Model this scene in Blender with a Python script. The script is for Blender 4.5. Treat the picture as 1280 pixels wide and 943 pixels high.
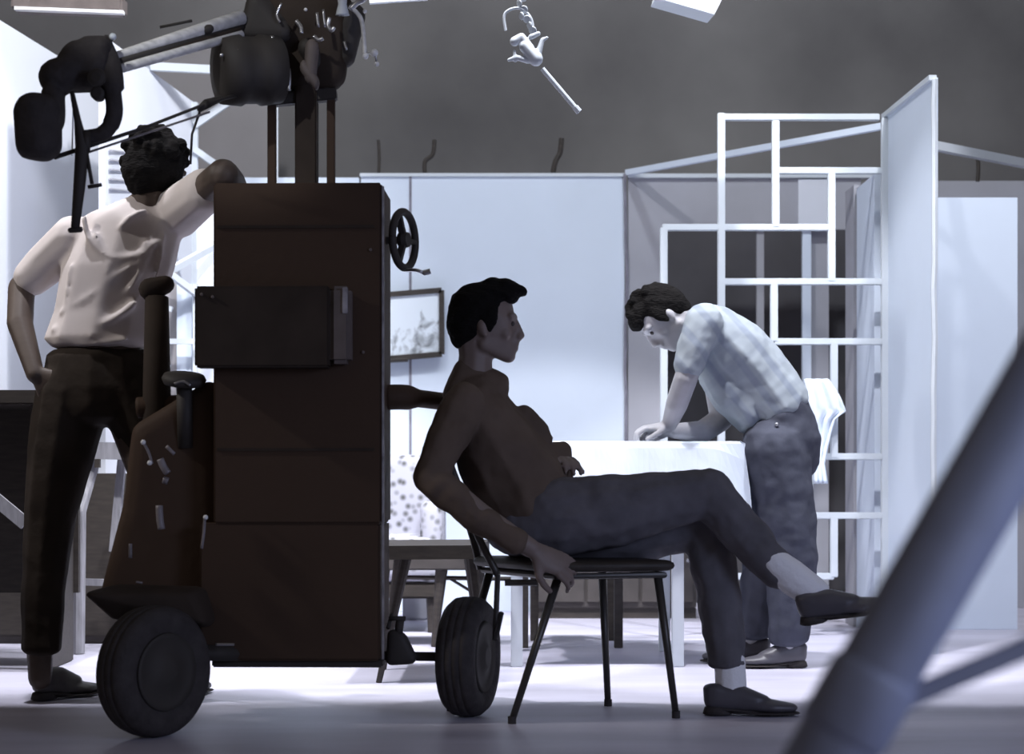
import bpy, bmesh, math, random
from mathutils import Vector, Matrix
from mathutils.noise import noise as mnoise
random.seed(7)
S = bpy.context.scene
for o in list(bpy.data.objects): bpy.data.objects.remove(o)
COL = S.collection
PI = math.pi
# ------------------------------------------------------------------ camera
F = 2250.0; H = 0.68; HZ = 596.0       # focal length in pixels, lens height, horizon row
cam = bpy.data.cameras.new('camera'); camo = bpy.data.objects.new('camera', cam); COL.objects.link(camo)
camo.location = (0, 0, H); camo.rotation_euler = (PI/2, 0, 0)
cam.sensor_width = 36; cam.lens = F/1280*36; cam.shift_y = (HZ-471.5)/1280
cam.clip_start = 0.05; cam.clip_end = 60
cam.dof.use_dof = True; cam.dof.focus_distance = 5.8; cam.dof.aperture_fstop = 3.8
S.camera = camo
# ------------------------------------------------------------------ light
S.view_settings.view_transform = 'Standard'; S.view_settings.look = 'None'
S.view_settings.gamma = 1; S.view_settings.use_curve_mapping = False
S.view_settings.exposure = 0.0
w = bpy.data.worlds.new('world'); S.world = w; w.use_nodes = True
w.node_tree.nodes['Background'].inputs[0].default_value = (1.0, 0.86, 0.78, 1)
w.node_tree.nodes['Background'].inputs[1].default_value = 0.08
def spot(name, loc, target, power, angle, blend, size, color):
    l = bpy.data.lights.new(name, 'SPOT'); l.energy = power; l.spot_size = math.radians(angle); l.spot_blend = blend
    l.shadow_soft_size = size; l.color = color
    o = bpy.data.objects.new(name, l); COL.objects.link(o); o.location = loc
    o.rotation_euler = (Vector(target)-Vector(loc)).to_track_quat('-Z', 'Y').to_euler(); return o
# studio floods above the set, aimed at its back wall
def flood(name, x, power, color, y=5.6, z=5.6, lean=47):
    a = math.radians(lean)
    spot(name, (x, y, z), (x*0.9, y+math.sin(a), z-math.cos(a)), power, 100, 0.08, 0.12, color)
flood('flood_left', -1.1, 330, (0.95, 0.96, 1.0))
flood('flood_centre', 0.3, 60, (0.86, 0.93, 1.0))
flood('flood_right', 1.8, 300, (0.84, 0.92, 1.0))
spot('left_wall_flood', (1.1, 6.2, 4.6), (-2.2, 7.7, 1.1), 560, 56, 0.3, 0.12, (0.95, 0.96, 1.0))
spot('left_side_lamp', (-3.3, 4.55, 2.7), (-1.28, 5.42, 1.30), 130, 36, 0.4, 0.06, (1.0, 0.95, 0.92))
spot('boom_fill', (-1.7, 2.8, 3.2), (-0.86, 4.85, 1.93), 110, 17, 0.4, 0.04, (0.95, 0.97, 1.0))  # added spot that only brightens the boom, no fixture of the studio
for x_, tx_, w_ in ((-1.6, -1.35, 900), (0.3, 0.2, 850), (2.0, 1.5, 600)):
    spot('top_lamp', (x_, 5.0, 5.2), (tx_, 7.4, 0), w_, 42.6, 0.08, 0.08, (0.92, 0.93, 1.0))
def area(name, loc, target, power, sx, sy, color):
    l = bpy.data.lights.new(name, 'AREA'); l.shape = 'RECTANGLE'; l.size = sx; l.size_y = sy; l.energy = power; l.color = color
    o = bpy.data.objects.new(name, l); COL.objects.link(o); o.location = loc
    o.rotation_euler = (Vector(target)-Vector(loc)).to_track_quat('-Z', 'Y').to_euler(); return o
area('key_soft', (0.4, 5.9, 3.6), (0.3, 9.0, 1.1), 16, 3.6, 0.5, (0.86, 0.93, 1.0))
area('side_fill', (3.2, 1.2, 1.6), (0.9, 4.6, 0.6), 50, 1.2, 1.2, (0.55, 0.65, 1.0))
area('tripod_fill', (1.9, -0.3, 1.5), (0.45, 1.5, 0.5), 1.3, 0.5, 0.5, (0.72, 0.78, 1.0)).data.spread = math.radians(55)
# ------------------------------------------------------------------ helpers
def P(px, py, Y): return Vector(((px-640)*Y/F, Y, H-(py-HZ)*Y/F))
def FY(py): return F*H/(py-HZ)          # distance of a floor point seen at row py
def mat(name, col, rough=0.6, metal=0.0, noise=0.0, scale=8.0, bump=0.0, bscale=30.0, col2=None, spec=0.5, stretch=(1, 1, 1)):
    m = bpy.data.materials.new(name); m.use_nodes = True; nt = m.node_tree; b = nt.nodes['Principled BSDF']
    b.inputs['Base Color'].default_value = (*col, 1); b.inputs['Roughness'].default_value = rough
    b.inputs['Metallic'].default_value = metal; b.inputs['Specular IOR Level'].default_value = spec
    tc = nt.nodes.new('ShaderNodeTexCoord'); mp = nt.nodes.new('ShaderNodeMapping'); mp.inputs['Scale'].default_value = stretch
    nt.links.new(tc.outputs['Object'], mp.inputs[0])
    if noise > 0 or col2:
        n = nt.nodes.new('ShaderNodeTexNoise'); n.inputs['Scale'].default_value = scale; n.inputs['Detail'].default_value = 6
        nt.links.new(mp.outputs[0], n.inputs['Vector'])
        r = nt.nodes.new('ShaderNodeValToRGB'); r.color_ramp.elements[0].position = 0.32; r.color_ramp.elements[1].position = 0.68
        c2 = col2 if col2 else tuple(c*(1-noise) for c in col)
        r.color_ramp.elements[0].color = (*c2, 1); r.color_ramp.elements[1].color = (*col, 1)
        nt.links.new(n.outputs['Fac'], r.inputs[0]); nt.links.new(r.outputs[0], b.inputs['Base Color'])
    if bump > 0:
        n2 = nt.nodes.new('ShaderNodeTexNoise'); n2.inputs['Scale'].default_value = bscale; n2.inputs['Detail'].default_value = 4
        nt.links.new(mp.outputs[0], n2.inputs['Vector'])
        bp = nt.nodes.new('ShaderNodeBump'); bp.inputs['Strength'].default_value = bump; bp.inputs['Distance'].default_value = 0.02
        nt.links.new(n2.outputs['Fac'], bp.inputs['Height']); nt.links.new(bp.outputs[0], b.inputs['Normal'])
    return m
M = {}
M['floor'] = mat('studio_floor', (0.66, 0.64, 0.76), 0.450, noise=0.28, scale=1.6, bump=0.05, bscale=20, spec=0.3, stretch=(0.5, 2.2, 1))
M['backdrop'] = mat('backdrop', (0.3, 0.29, 0.285), 0.95, col2=(0.125, 0.12, 0.122), scale=0.5, spec=0.1, bump=0.1, bscale=6)
M['canvas'] = mat('canvas_white', (0.68, 0.75, 0.85), 0.85, noise=0.07, scale=1.5, spec=0.2, bump=0.02, bscale=14)
M['canvas_warm'] = mat('canvas_pale', (0.72, 0.74, 0.80), 0.85, noise=0.05, scale=1.5, spec=0.2)
M['canvas_grey'] = mat('canvas_grey', (0.42, 0.42, 0.46), 0.9, noise=0.16, scale=2.2, spec=0.2)
M['flat_grey'] = mat('flat_grey', (0.36, 0.34, 0.34), 0.9, noise=0.12, scale=2, spec=0.1)
M['white'] = mat('white_paint', (0.62, 0.66, 0.7), 0.6, noise=0.05, scale=9)
M['shade_dark'] = mat('opening_shade', (0.12, 0.115, 0.125), 0.95, noise=0.25, scale=2.5, spec=0.1)  # dark tone standing for the shade inside the doorway opening
M['seam'] = mat('seam_tape', (0.26, 0.25, 0.30), 0.9, noise=0.4, scale=14)
M['dark_wood'] = mat('dark_wood', (0.045, 0.036, 0.03), 0.6, noise=0.4, scale=12, stretch=(1, 6, 6))
M['brown'] = mat('brown_board', (0.07, 0.06, 0.056), 0.7, noise=0.3, scale=8)
M['pale_wood'] = mat('pale_wood', (0.3, 0.295, 0.32), 0.7, noise=0.35, scale=18, stretch=(4, 4, .6))
M['dolly'] = mat('dolly_paint', (0.068, 0.042, 0.028), 0.7, noise=0.12, scale=3, bump=0.05, bscale=40, spec=0.2)
M['dolly2'] = mat('dolly_cover', (0.05, 0.037, 0.029), 0.8, noise=0.3, scale=9, spec=0.2)
M['pipe'] = mat('pipe_metal', (0.30, 0.27, 0.28), 0.5, noise=0.4, scale=20)
M['boltwhite'] = mat('bolt_bright', (0.85, 0.85, 0.85), 0.5)
M['edge'] = mat('lit_edge_grey', (0.42, 0.4, 0.42), 0.5, noise=0.6, scale=20)  # pale tone for the lit cabinet corner, also on the pouch strap
M['patch'] = mat('grey_panel', (0.16, 0.13, 0.12), 0.7, noise=0.4, scale=12)
M['rubber'] = mat('rubber', (0.055, 0.048, 0.048), 0.8, noise=0.3, scale=30, bump=0.2, bscale=60, spec=0.3)
M['metal'] = mat('bright_metal', (0.62, 0.62, 0.64), 0.3, metal=0.9, noise=0.3, scale=14)
M['boom'] = mat('boom_metal', (0.9, 0.89, 0.87), 0.5, noise=0.3, scale=10, stretch=(1, 6, 6))
M['blackmetal'] = mat('black_metal', (0.042, 0.036, 0.032), 0.7, noise=0.2, scale=12)
M['chrome_dark'] = mat('chair_tube', (0.07, 0.065, 0.06), 0.4, metal=0.4)
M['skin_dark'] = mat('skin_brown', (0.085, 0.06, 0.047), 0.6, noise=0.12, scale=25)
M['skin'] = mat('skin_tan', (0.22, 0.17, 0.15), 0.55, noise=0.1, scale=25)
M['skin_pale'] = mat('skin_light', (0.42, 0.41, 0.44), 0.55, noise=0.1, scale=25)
M['hair'] = mat('black_hair', (0.011, 0.01, 0.01), 0.95, bump=0.5, bscale=60, spec=0.08, stretch=(1, 1, 3))
M['jacket'] = mat('dark_jacket', (0.145, 0.108, 0.085), 0.9, noise=0.25, scale=8, bump=0.25, bscale=12, spec=0.15)
M['slacks'] = mat('dark_slacks', (0.155, 0.148, 0.165), 0.9, noise=0.25, scale=14, bump=0.3, bscale=9, spec=0.15)
M['slacks_blue'] = mat('slate_slacks', (0.085, 0.09, 0.12), 0.9, noise=0.25, scale=14, bump=0.4, bscale=9, spec=0.15)
M['black_slacks'] = mat('black_slacks', (0.038, 0.029, 0.023), 0.9, noise=0.3, scale=9, bump=0.3, bscale=9, spec=0.15)
M['shirt'] = mat('pale_shirt', (0.68, 0.62, 0.6), 0.85, noise=0.1, scale=6, spec=0.15)
M['sock'] = mat('white_sock', (0.95, 0.95, 0.97), 0.9, bump=0.2, bscale=80)
M['shoe'] = mat('black_shoe', (0.09, 0.085, 0.1), 0.42, noise=0.2, scale=12)
M['shoe_worn'] = mat('worn_shoe', (0.12, 0.11, 0.11), 0.5, noise=0.6, scale=16)
M['cloth'] = mat('white_cloth', (0.80, 0.87, 0.96), 0.85, bump=0.1, bscale=9, spec=0.2)
M['tripod'] = mat('blue_grey_paint', (0.27, 0.3, 0.42), 0.6, noise=0.15, scale=20)
M['eye'] = mat('eye_dark', (0.06, 0.05, 0.05), 0.3)
M['glass'] = mat('lamp_glass', (0.8, 0.86, 0.9), 0.3)
def plaid():
    m = bpy.data.materials.new('plaid_shirt'); m.use_nodes = True; nt = m.node_tree; b = nt.nodes['Principled BSDF']
    b.inputs['Roughness'].default_value = 0.85
    tc = nt.nodes.new('ShaderNodeTexCoord'); mp = nt.nodes.new('ShaderNodeMapping'); mp.inputs['Rotation'].default_value = (0, math.radians(38), 0)
    nt.links.new(tc.outputs['Object'], mp.inputs[0])
    fac = []
    for ax in ('X', 'Z'):
        wv = nt.nodes.new('ShaderNodeTexWave'); wv.bands_direction = ax; wv.inputs['Scale'].default_value = 3.6; wv.inputs['Distortion'].default_value = 0.6
        nt.links.new(mp.outputs[0], wv.inputs['Vector'])
        rr = nt.nodes.new('ShaderNodeValToRGB'); rr.color_ramp.elements[0].position = 0.08; rr.color_ramp.elements[1].position = 0.3
        rr.color_ramp.elements[0].color = (0.38, 0.42, 0.49, 1); rr.color_ramp.elements[1].color = (0.48, 0.52, 0.56, 1)
        nt.links.new(wv.outputs['Fac'], rr.inputs[0]); fac.append(rr)
    mx = nt.nodes.new('ShaderNodeMix'); mx.data_type = 'RGBA'; mx.blend_type = 'MULTIPLY'; mx.inputs[0].default_value = 0.5
    nt.links.new(fac[0].outputs[0], mx.inputs[6]); nt.links.new(fac[1].outputs[0], mx.inputs[7]); nt.links.new(mx.outputs[2], b.inputs['Base Color'])
    return m
M['plaid'] = plaid()
def floral():
    m = bpy.data.materials.new('floral_fabric'); m.use_nodes = True; nt = m.node_tree; b = nt.nodes['Principled BSDF']; b.inputs['Roughness'].default_value = 0.9
    tc = nt.nodes.new('ShaderNodeTexCoord'); v = nt.nodes.new('ShaderNodeTexVoronoi'); v.inputs['Scale'].default_value = 26
    nt.links.new(tc.outputs['Object'], v.inputs['Vector'])
    r = nt.nodes.new('ShaderNodeValToRGB'); r.color_ramp.elements[0].color = (0.12, 0.12, 0.12, 1); r.color_ramp.elements[0].position = 0.13
    r.color_ramp.elements[1].color = (0.50, 0.50, 0.57, 1); r.color_ramp.elements[1].position = 0.5
    nt.links.new(v.outputs['Distance'], r.inputs[0]); nt.links.new(r.outputs[0], b.inputs['Base Color']); return m
M['floral'] = floral()
def sketch():
    m = bpy.data.materials.new('brush_drawing'); m.use_nodes = True; nt = m.node_tree; b = nt.nodes['Principled BSDF']; b.inputs['Roughness'].default_value = 0.7
    tc = nt.nodes.new('ShaderNodeTexCoord'); n = nt.nodes.new('ShaderNodeTexNoise'); n.inputs['Scale'].default_value = 13; n.inputs['Detail'].default_value = 8; n.inputs['Distortion'].default_value = 1.2
    nt.links.new(tc.outputs['Object'], n.inputs['Vector'])
    sp = nt.nodes.new('ShaderNodeSeparateXYZ'); nt.links.new(tc.outputs['Object'], sp.inputs[0])
    # the strokes sit in the lower right of the sheet
    a = nt.nodes.new('ShaderNodeMath'); a.operation = 'MULTIPLY_ADD'; a.inputs[1].default_value = 0.8; a.inputs[2].default_value = -0.02; nt.links.new(sp.outputs['X'], a.inputs[0])
    c = nt.nodes.new('ShaderNodeMath'); c.operation = 'MULTIPLY_ADD'; c.inputs[1].default_value = -1.3; nt.links.new(sp.outputs['Z'], c.inputs[0]); nt.links.new(a.outputs[0], c.inputs[2])
    d = nt.nodes.new('ShaderNodeMath'); d.operation = 'ADD'; nt.links.new(n.outputs['Fac'], d.inputs[0]); nt.links.new(c.outputs[0], d.inputs[1])
    r = nt.nodes.new('ShaderNodeValToRGB'); r.color_ramp.elements[0].color = (0.74, 0.80, 0.86, 1); r.color_ramp.elements[0].position = 0.58
    r.color_ramp.elements[1].color = (0.16, 0.17, 0.18, 1); r.color_ramp.elements[1].position = 0.85
    nt.links.new(d.outputs[0], r.inputs[0]); nt.links.new(r.outputs[0], b.inputs['Base Color']); return m
M['sketch'] = sketch()

def link(name, bm, m, parent=None, smooth=False, loc=None):
    bmesh.ops.recalc_face_normals(bm, faces=bm.faces)
    if loc is None:
        if parent is not None: loc = Vector(parent.location)
        else:
            xs = [v.co.x for v in bm.verts]; ys = [v.co.y for v in bm.verts]; zs = [v.co.z for v in bm.verts]
            loc = Vector(((min(xs)+max(xs))/2, (min(ys)+max(ys))/2, min(zs)))
    # geometry is written in world space; shift it to the object's own origin
    for v in bm.verts: v.co -= loc
    me = bpy.data.meshes.new(name); bm.to_mesh(me); bm.free(); me.materials.append(M[m] if isinstance(m, str) else m)
    if smooth:
        for p in me.polygons: p.use_smooth = True
    o = bpy.data.objects.new(name, me); COL.objects.link(o)
    if parent is not None:
        o.parent = parent
        # the whole parent chain shares the root's location, so children of meshes sit at zero
        o.location = loc - world_loc(parent)
    else: o.location = loc
    return o
def world_loc(o):
    v = Vector(o.location)
    while o.parent: o = o.parent; v += o.location
    return v
def part(name, bm, m, parent, smooth=False, label=None):
    o = link(name, bm, m, parent, smooth, loc=world_loc(parent))
    if label: o['label'] = label
    return o
def tag(o, label, cat, group=None):
    o['label'] = label; o['category'] = cat
    if group: o['group'] = group
    return o
def thing(name, loc, label, cat, group=None):
    o = bpy.data.objects.new(name, None); COL.objects.link(o); o.location = loc; o.empty_display_size = 0.1
    return tag(o, label, cat, group)
def struct(name, bm, m): o = link(name, bm, m); o['kind'] = 'structure'; return o
def NB(): return bmesh.new()
def box(bm, x0, x1, y0, y1, z0, z1, bev=0.0):
    r = bmesh.ops.create_cube(bm, size=1); vs = r['verts']
    for v in vs: v.co = Vector((x0+(v.co.x+.5)*(x1-x0), y0+(v.co.y+.5)*(y1-y0), z0+(v.co.z+.5)*(z1-z0)))
    if bev > 0:
        es = list({e for v in vs for e in v.link_edges}); bmesh.ops.bevel(bm, geom=es, offset=bev, segments=2, affect='EDGES')
    return bm
def beam(bm, a, b, w, h, up=None, bev=0.0):
    a = Vector(a); b = Vector(b); d = b-a; L = d.length; d.normalize()
    u = Vector(up) if up else (Vector((0, 0, 1)) if abs(d.z) < .9 else Vector((0, 1, 0)))
    s = d.cross(u).normalized(); u = s.cross(d)
    t = bmesh.new(); box(t, -w/2, w/2, 0, L, -h/2, h/2, bev)
    R = Matrix((s, d, u)).transposed().to_4x4()
    for v in t.verts: v.co = R @ v.co + a
    me = bpy.data.meshes.new('t'); t.to_mesh(me); t.free(); bm.from_mesh(me); bpy.data.meshes.remove(me); return bm
def tube(bm, pts, r, n=12, cap=True):
    pts = [Vector(p) for p in pts]; rs = r if isinstance(r, (list, tuple)) else [r]*len(pts)
    rings = []; ref = None
    for i, p in enumerate(pts):
        d = (pts[min(i+1, len(pts)-1)]-pts[max(i-1, 0)]).normalized()
        if ref is None: ref = Vector((0, 0, 1)) if abs(d.z) < .9 else Vector((1, 0, 0))
        s = d.cross(ref).normalized(); u = s.cross(d).normalized(); ref = u
        rings.append([bm.verts.new(p+(s*math.cos(2*PI*k/n)+u*math.sin(2*PI*k/n))*rs[i]) for k in range(n)])
    for a, b in zip(rings, rings[1:]):
        for k in range(n): bm.faces.new((a[k], a[(k+1) % n], b[(k+1) % n], b[k]))
    if cap: bm.faces.new(rings[0]); bm.faces.new(rings[-1])
    return bm
def curve(pts, k=6):
    pts = [Vector(p) for p in pts]; out = []
    for i in range(len(pts)-1):
        p0 = pts[max(i-1, 0)]; p1 = pts[i]; p2 = pts[i+1]; p3 = pts[min(i+2, len(pts)-1)]
        for j in range(k):
            t = j/k; out.append(.5*((2*p1)+(-p0+p2)*t+(2*p0-5*p1+4*p2-p3)*t*t+(-p0+3*p1-3*p2+p3)*t**3))
    out.append(pts[-1]); return out
def lathe(bm, prof, c, axis, n=40):
    c = Vector(c); d = Vector(axis).normalized(); ref = Vector((0, 0, 1)) if abs(d.z) < .9 else Vector((1, 0, 0))
    s = d.cross(ref).normalized(); u = s.cross(d)
    rings = []
    for (r, t) in prof:
        rings.append([bm.verts.new(c+d*t+(s*math.cos(2*PI*k/n)+u*math.sin(2*PI*k/n))*max(r, .0005)) for k in range(n)])
    for a, b in zip(rings, rings[1:]):
        for k in range(n): bm.faces.new((a[k], a[(k+1) % n], b[(k+1) % n], b[k]))
    bm.faces.new(rings[0]); bm.faces.new(rings[-1]); return bm
# ---- soft bodies: hulls of ellipsoids fused into one surface
UNIT = []
for i in range(1, 6):
    for j in range(10):
        a = PI*i/6; b = 2*PI*(j+.5*(i % 2))/10; UNIT.append(Vector((math.sin(a)*math.cos(b), math.sin(a)*math.sin(b), math.cos(a))))
UNIT += [Vector((0, 0, 1)), Vector((0, 0, -1))]
I3 = Matrix.Identity(3)
def ell(c, r, R=I3):
    r = (r, r, r) if isinstance(r, (int, float)) else r
    return [Vector(c)+R @ Vector((u.x*r[0], u.y*r[1], u.z*r[2])) for u in UNIT]
def hull(bm, *els):
    t = bmesh.new()
    for e in els:
        for p in e: t.verts.new(p)
    r = bmesh.ops.convex_hull(t, input=t.verts)
    bad = [g for g in r['geom_interior'] if isinstance(g, bmesh.types.BMVert)]
    if bad: bmesh.ops.delete(t, geom=bad, context='VERTS')
    bad = [v for v in t.verts if not v.link_faces]
    if bad: bmesh.ops.delete(t, geom=bad, context='VERTS')
    bmesh.ops.recalc_face_normals(t, faces=t.faces)
    me = bpy.data.meshes.new('t'); t.to_mesh(me); t.free(); bm.from_mesh(me); bpy.data.meshes.remove(me)
def chain(bm, items):
    es = [ell(*it) for it in items]
    if len(es) == 1: hull(bm, es[0])
    for a, b in zip(es, es[1:]): hull(bm, a, b)
def soft(o, voxel=.006, it=6, folds=0.0, fscale=.06):
    m = o.modifiers.new('fuse', 'REMESH'); m.mode = 'VOXEL'; m.voxel_size = voxel; m.use_smooth_shade = True
    s = o.modifiers.new('smooth', 'SMOOTH'); s.iterations = it; s.factor = .5
    if folds > 0 :
        t = bpy.data.textures.new('folds', 'CLOUDS'); t.noise_scale = fscale; t.noise_depth = 1
        d = o.modifiers.new('folds', 'DISPLACE'); d.texture = t; d.strength = folds; d.mid_level = .5
    return o
def frame3(f, u):
    f = Vector(f).normalized(); u = Vector(u); u = (u-f*u.dot(f)).normalized(); s = u.cross(f)   # s = the person's left
    return Matrix((f, s, u)).transposed()
def head_parts(bm, hb, c, R, neck, k=1.0, hair='short'):
    L = lambda x, y, z: Vector(c)+R @ Vector((x*k, y*k, z*k))
    E = lambda x, y, z, r: ell(L(x, y, z), tuple(q*k for q in (r if isinstance(r, tuple) else (r, r, r))), R)
    hull(bm, E(0, 0, .005, (.092, .073, .093)), E(.045, 0, -.02, (.048, .058, .05)))
    hull(bm, E(.02, 0, -.04, (.06, .058, .04)), E(.070, 0, -.100, (.022, .026, .020)), E(.075, 0, -.075, (.016, .028, .014)), E(.0, .045, -.07, .018), E(.0, -.045, -.07, .018))
    hull(bm, E(.091, 0, 0, (.008, .008, .01)), E(.106, 0, -.040, (.012, .012, .009)), E(.088, 0, -.05, (.01, .014, .01)))
    for s in (-1, 1):
        hull(bm, E(.102, s*.012, -.046, (.010, .008, .008)))
        hull(bm, E(.085, s*.015, .014, .011), E(.078, s*.045, .012, .010))
        hull(bm, E(.060, s*.036, -.035, (.022, .020, .020)))
        hull(bm, E(-.002, s*.070, -.02, (.015, .009, .021)), E(.004, s*.068, -.042, (.008, .008, .009)))
    hull(bm, E(.094, 0, -.064, (.008, .020, .006)), E(.080, 0, -.05, (.012, .024, .01))); hull(bm, E(.090, 0, -.079, (.010, .018, .006)))
    chain(bm, [(L(-.03, 0, -.05), .052*k), (L(-.025, 0, -.10), .05*k), (neck, .058*k)])
    # hair
    hull(hb, E(-.018, 0, .03, (.092, .082, .085)), E(-.045, 0, -.005, (.07, .078, .075)))
    hull(hb, E(-.06, 0, -.05, (.04, .055, .035)), E(-.05, 0, 0, (.06, .07, .05)))
    for s in (-1, 1): hull(hb, E(.015, s*.066, .01, (.03, .014, .035)), E(.02, s*.068, -.018, (.012, .008, .02)))
    if hair == 'quiff':
        hull(hb, E(.02, 0, .085, (.07, .06, .03)), E(.07, 0, .07, (.03, .055, .02)))
        hull(hb, E(.055, 0, .098, (.035, .05, .028)), E(.108, 0, .088, (.014, .03, .014)))
        hull(hb, E(.02, 0, .112, (.03, .04, .016)))
    elif hair == 'thick':
        hull(hb, E(0, 0, .05, (.098, .090, .085)), E(-.02, 0, 0, (.095, .092, .08)))
        rg = random.Random(3)
        for i in range(40):
            a = rg.uniform(0, 2*PI); b = rg.uniform(-.2, 1.4)
            hull(hb, E(-.01+.095*math.cos(a)*math.cos(b), .09*math.sin(a)*math.cos(b), .04+.09*math.sin(b), rg.uniform(.014, .020)))
    else:
        hull(hb, E(.03, 0, .07, (.065, .062, .035)), E(.075, 0, .055, (.03, .052, .028)))
        rg = random.Random(5)
        for i in range(26):
            a = rg.uniform(0, 2*PI); b = rg.uniform(.2, 1.4)
            hull(hb, E(.09*math.cos(a)*math.cos(b), .078*math.sin(a)*math.cos(b), .03+.088*math.sin(b), rg.uniform(.012, .02)))
    return [L(.082, s*.031, -.008) for s in (-1, 1)]
def hand(bm, wr, d, n, thumb, curl=.5, k=1.0, spread=.06):
    """wr wrist, d towards the fingers, n the way the palm faces, thumb +1/-1 the side along d x n"""
    d = Vector(d).normalized(); n = Vector(n); n = (n-d*n.dot(d)).normalized(); s = d.cross(n)*thumb
    R = Matrix((d, s, n)).transposed(); wr = Vector(wr)
    Q = lambda a, b, c: wr+(d*a+s*b+n*c)*k
    hull(bm, ell(Q(0, 0, 0), (.02*k, .027*k, .018*k), R), ell(Q(.085, -.004, .002), (.014*k, .040*k, .012*k), R), ell(Q(.045, .012, .004), (.02*k, .032*k, .016*k), R))
    for i, (off, ln, r) in enumerate(((.031, .072, .0090), (.010, .080, .0092), (-.011, .074, .0088), (-.031, .058, .0078))):
        p = Q(.088, off, 0); a = curl*.5; ang = spread*(1.5-i)
        pts = [(p, r*1.08*k)]
        for j, fr in enumerate((.45, .30, .25)):
            dd = (d*math.cos(a)+n*math.sin(a)+s*ang).normalized(); p = p+dd*ln*fr*k; pts.append((p, r*(1-.09*j)*k)); a += curl*(.9 if j == 0 else .7)
        chain(bm, pts)
    p = Q(.022, .028, .006); p1 = p+(d*.55+s*.75+n*.25).normalized()*.036*k; p2 = p1+(d*.85+s*.35+n*.35).normalized()*.030*k; p3 = p2+(d*.9+s*.05+n*.4).normalized()*.024*k
    chain(bm, [(p, .014*k), (p1, .0115*k), (p2, .0105*k), (p3, .009*k)])
def shoe(parent, heel, toe, up=(0, 0, 1), m='shoe', k=1.0, label=None):
    """heel and toe are points on the sole"""
    heel = Vector(heel); toe = Vector(toe); d = (toe-heel); L = d.length; d.normalize(); u = Vector(up); u = (u-d*u.dot(d)).normalized(); s = d.cross(u)
    R = Matrix((d, s, u)).transposed(); q = lambda a, b, c: heel+d*(a*L)+s*b+u*c
    bm = NB()
    hull(bm, ell(q(.12, 0, .045*k), (.034, .032, .033), R), ell(q(.12, 0, .078*k), (.036, .030, .014), R), ell(q(.40, 0, .04*k), (.04, .034, .03), R))
    hull(bm, ell(q(.15, 0, .07*k), (.03, .03, .02), R), ell(q(.36, 0, .072*k), (.03, .028, .016), R), ell(q(.55, 0, .048*k), (.04, .036, .016), R), ell(q(.45, 0, .03), (.05, .034, .02), R))
    hull(bm, ell(q(.50, 0, .034), (.04, .036, .024), R), ell(q(.72, .003, .026), (.045, .044, .018), R), ell(q(.90, 0, .024), (.025, .03, .014), R))
    o = soft(part('shoe', bm, m, parent, True, label), .005, 5)
    b2 = NB()
    hull(b2, ell(q(.35, 0, .009), (.03, .026, .004), R), ell(q(.70, .003, .009), (.045, .047, .005), R), ell(q(.92, 0, .009), (.026, .032, .005), R))
    hull(b2, ell(q(.12, 0, .006), (.036, .034, .006), R), ell(q(.13, 0, .022), (.034, .032, .008), R), ell(q(.22, 0, .006), (.022, .031, .006), R))
    hull(b2, ell(q(.15, 0, .022), (.03, .03, .006), R), ell(q(.5, 0, .012), (.04, .03, .006), R))
    part('sole', b2, 'rubber', o, True)
    return o
# ------------------------------------------------------------------ setting
bm = NB(); box(bm, -5, 5, -0.8, 11, -.06, 0); struct('floor', bm, 'floor')
bm = NB(); box(bm, -5, 5, 10.6, 10.75, 0, 6.2); struct('wall_back', bm, 'backdrop')

YB = 9.05
def flat_panel(name, x0, x1, ytop, Y, label, m='canvas', ybot=None, th=.04, frame=True, seams=()):
    """a stage flat facing the camera between two image columns, standing on the floor"""
    t = thing(name, ((x0+x1-1280)/2*Y/F, Y, 0), label, 'stage flat', None)
    X0 = (x0-640)*Y/F; X1 = (x1-640)*Y/F; Z = H+(HZ-ytop)*Y/F
    bm = NB(); box(bm, X0, X1, Y, Y+.012, .0, Z, .002); part('canvas', bm, m, t)
    bm = NB()
    for xx in (X0+.03, X1-.03): box(bm, xx-.03, xx+.03, Y+.013, Y+.013+th, 0, Z)
    for zz in (.04, Z*.5, Z-.03): box(bm, X0+.06, X1-.06, Y+.013, Y+.013+th, zz-.03, zz+.03)
    part('timber_frame', bm, 'pale_wood', t)
    for sx in seams:
        xs = (sx-640)*Y/F; bm = NB(); box(bm, xs-.006, xs+.006, Y-.004, Y-.0005, .03, Z-.01); part('seam_strip', bm, 'seam', t)
    return t
flat_panel('stage_flat', 300, 449, 222, YB, 'white canvas stage flat behind the dolly, its top edge just lower than its neighbour', seams=())
fA = flat_panel('stage_flat', 451, 781, 218, YB, 'widest white canvas stage flat, behind the seated man, with a seam at its left', seams=(513,))
bm = NB(); box(bm, (450-640)*YB/F, (781-640)*YB/F, YB-.012, YB-.001, H+(HZ-221)*YB/F, H+(HZ-217)*YB/F); part('top_rail', bm, 'white', fA)
bm = NB(); xs = (782-640)*YB/F
rg = random.Random(2)
tube(bm, [(xs+rg.uniform(-.006, .006), YB-.012, z*.11) for z in range(0, 21)], .009, 6); part('rough_edge', bm, 'seam', fA)

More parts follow.
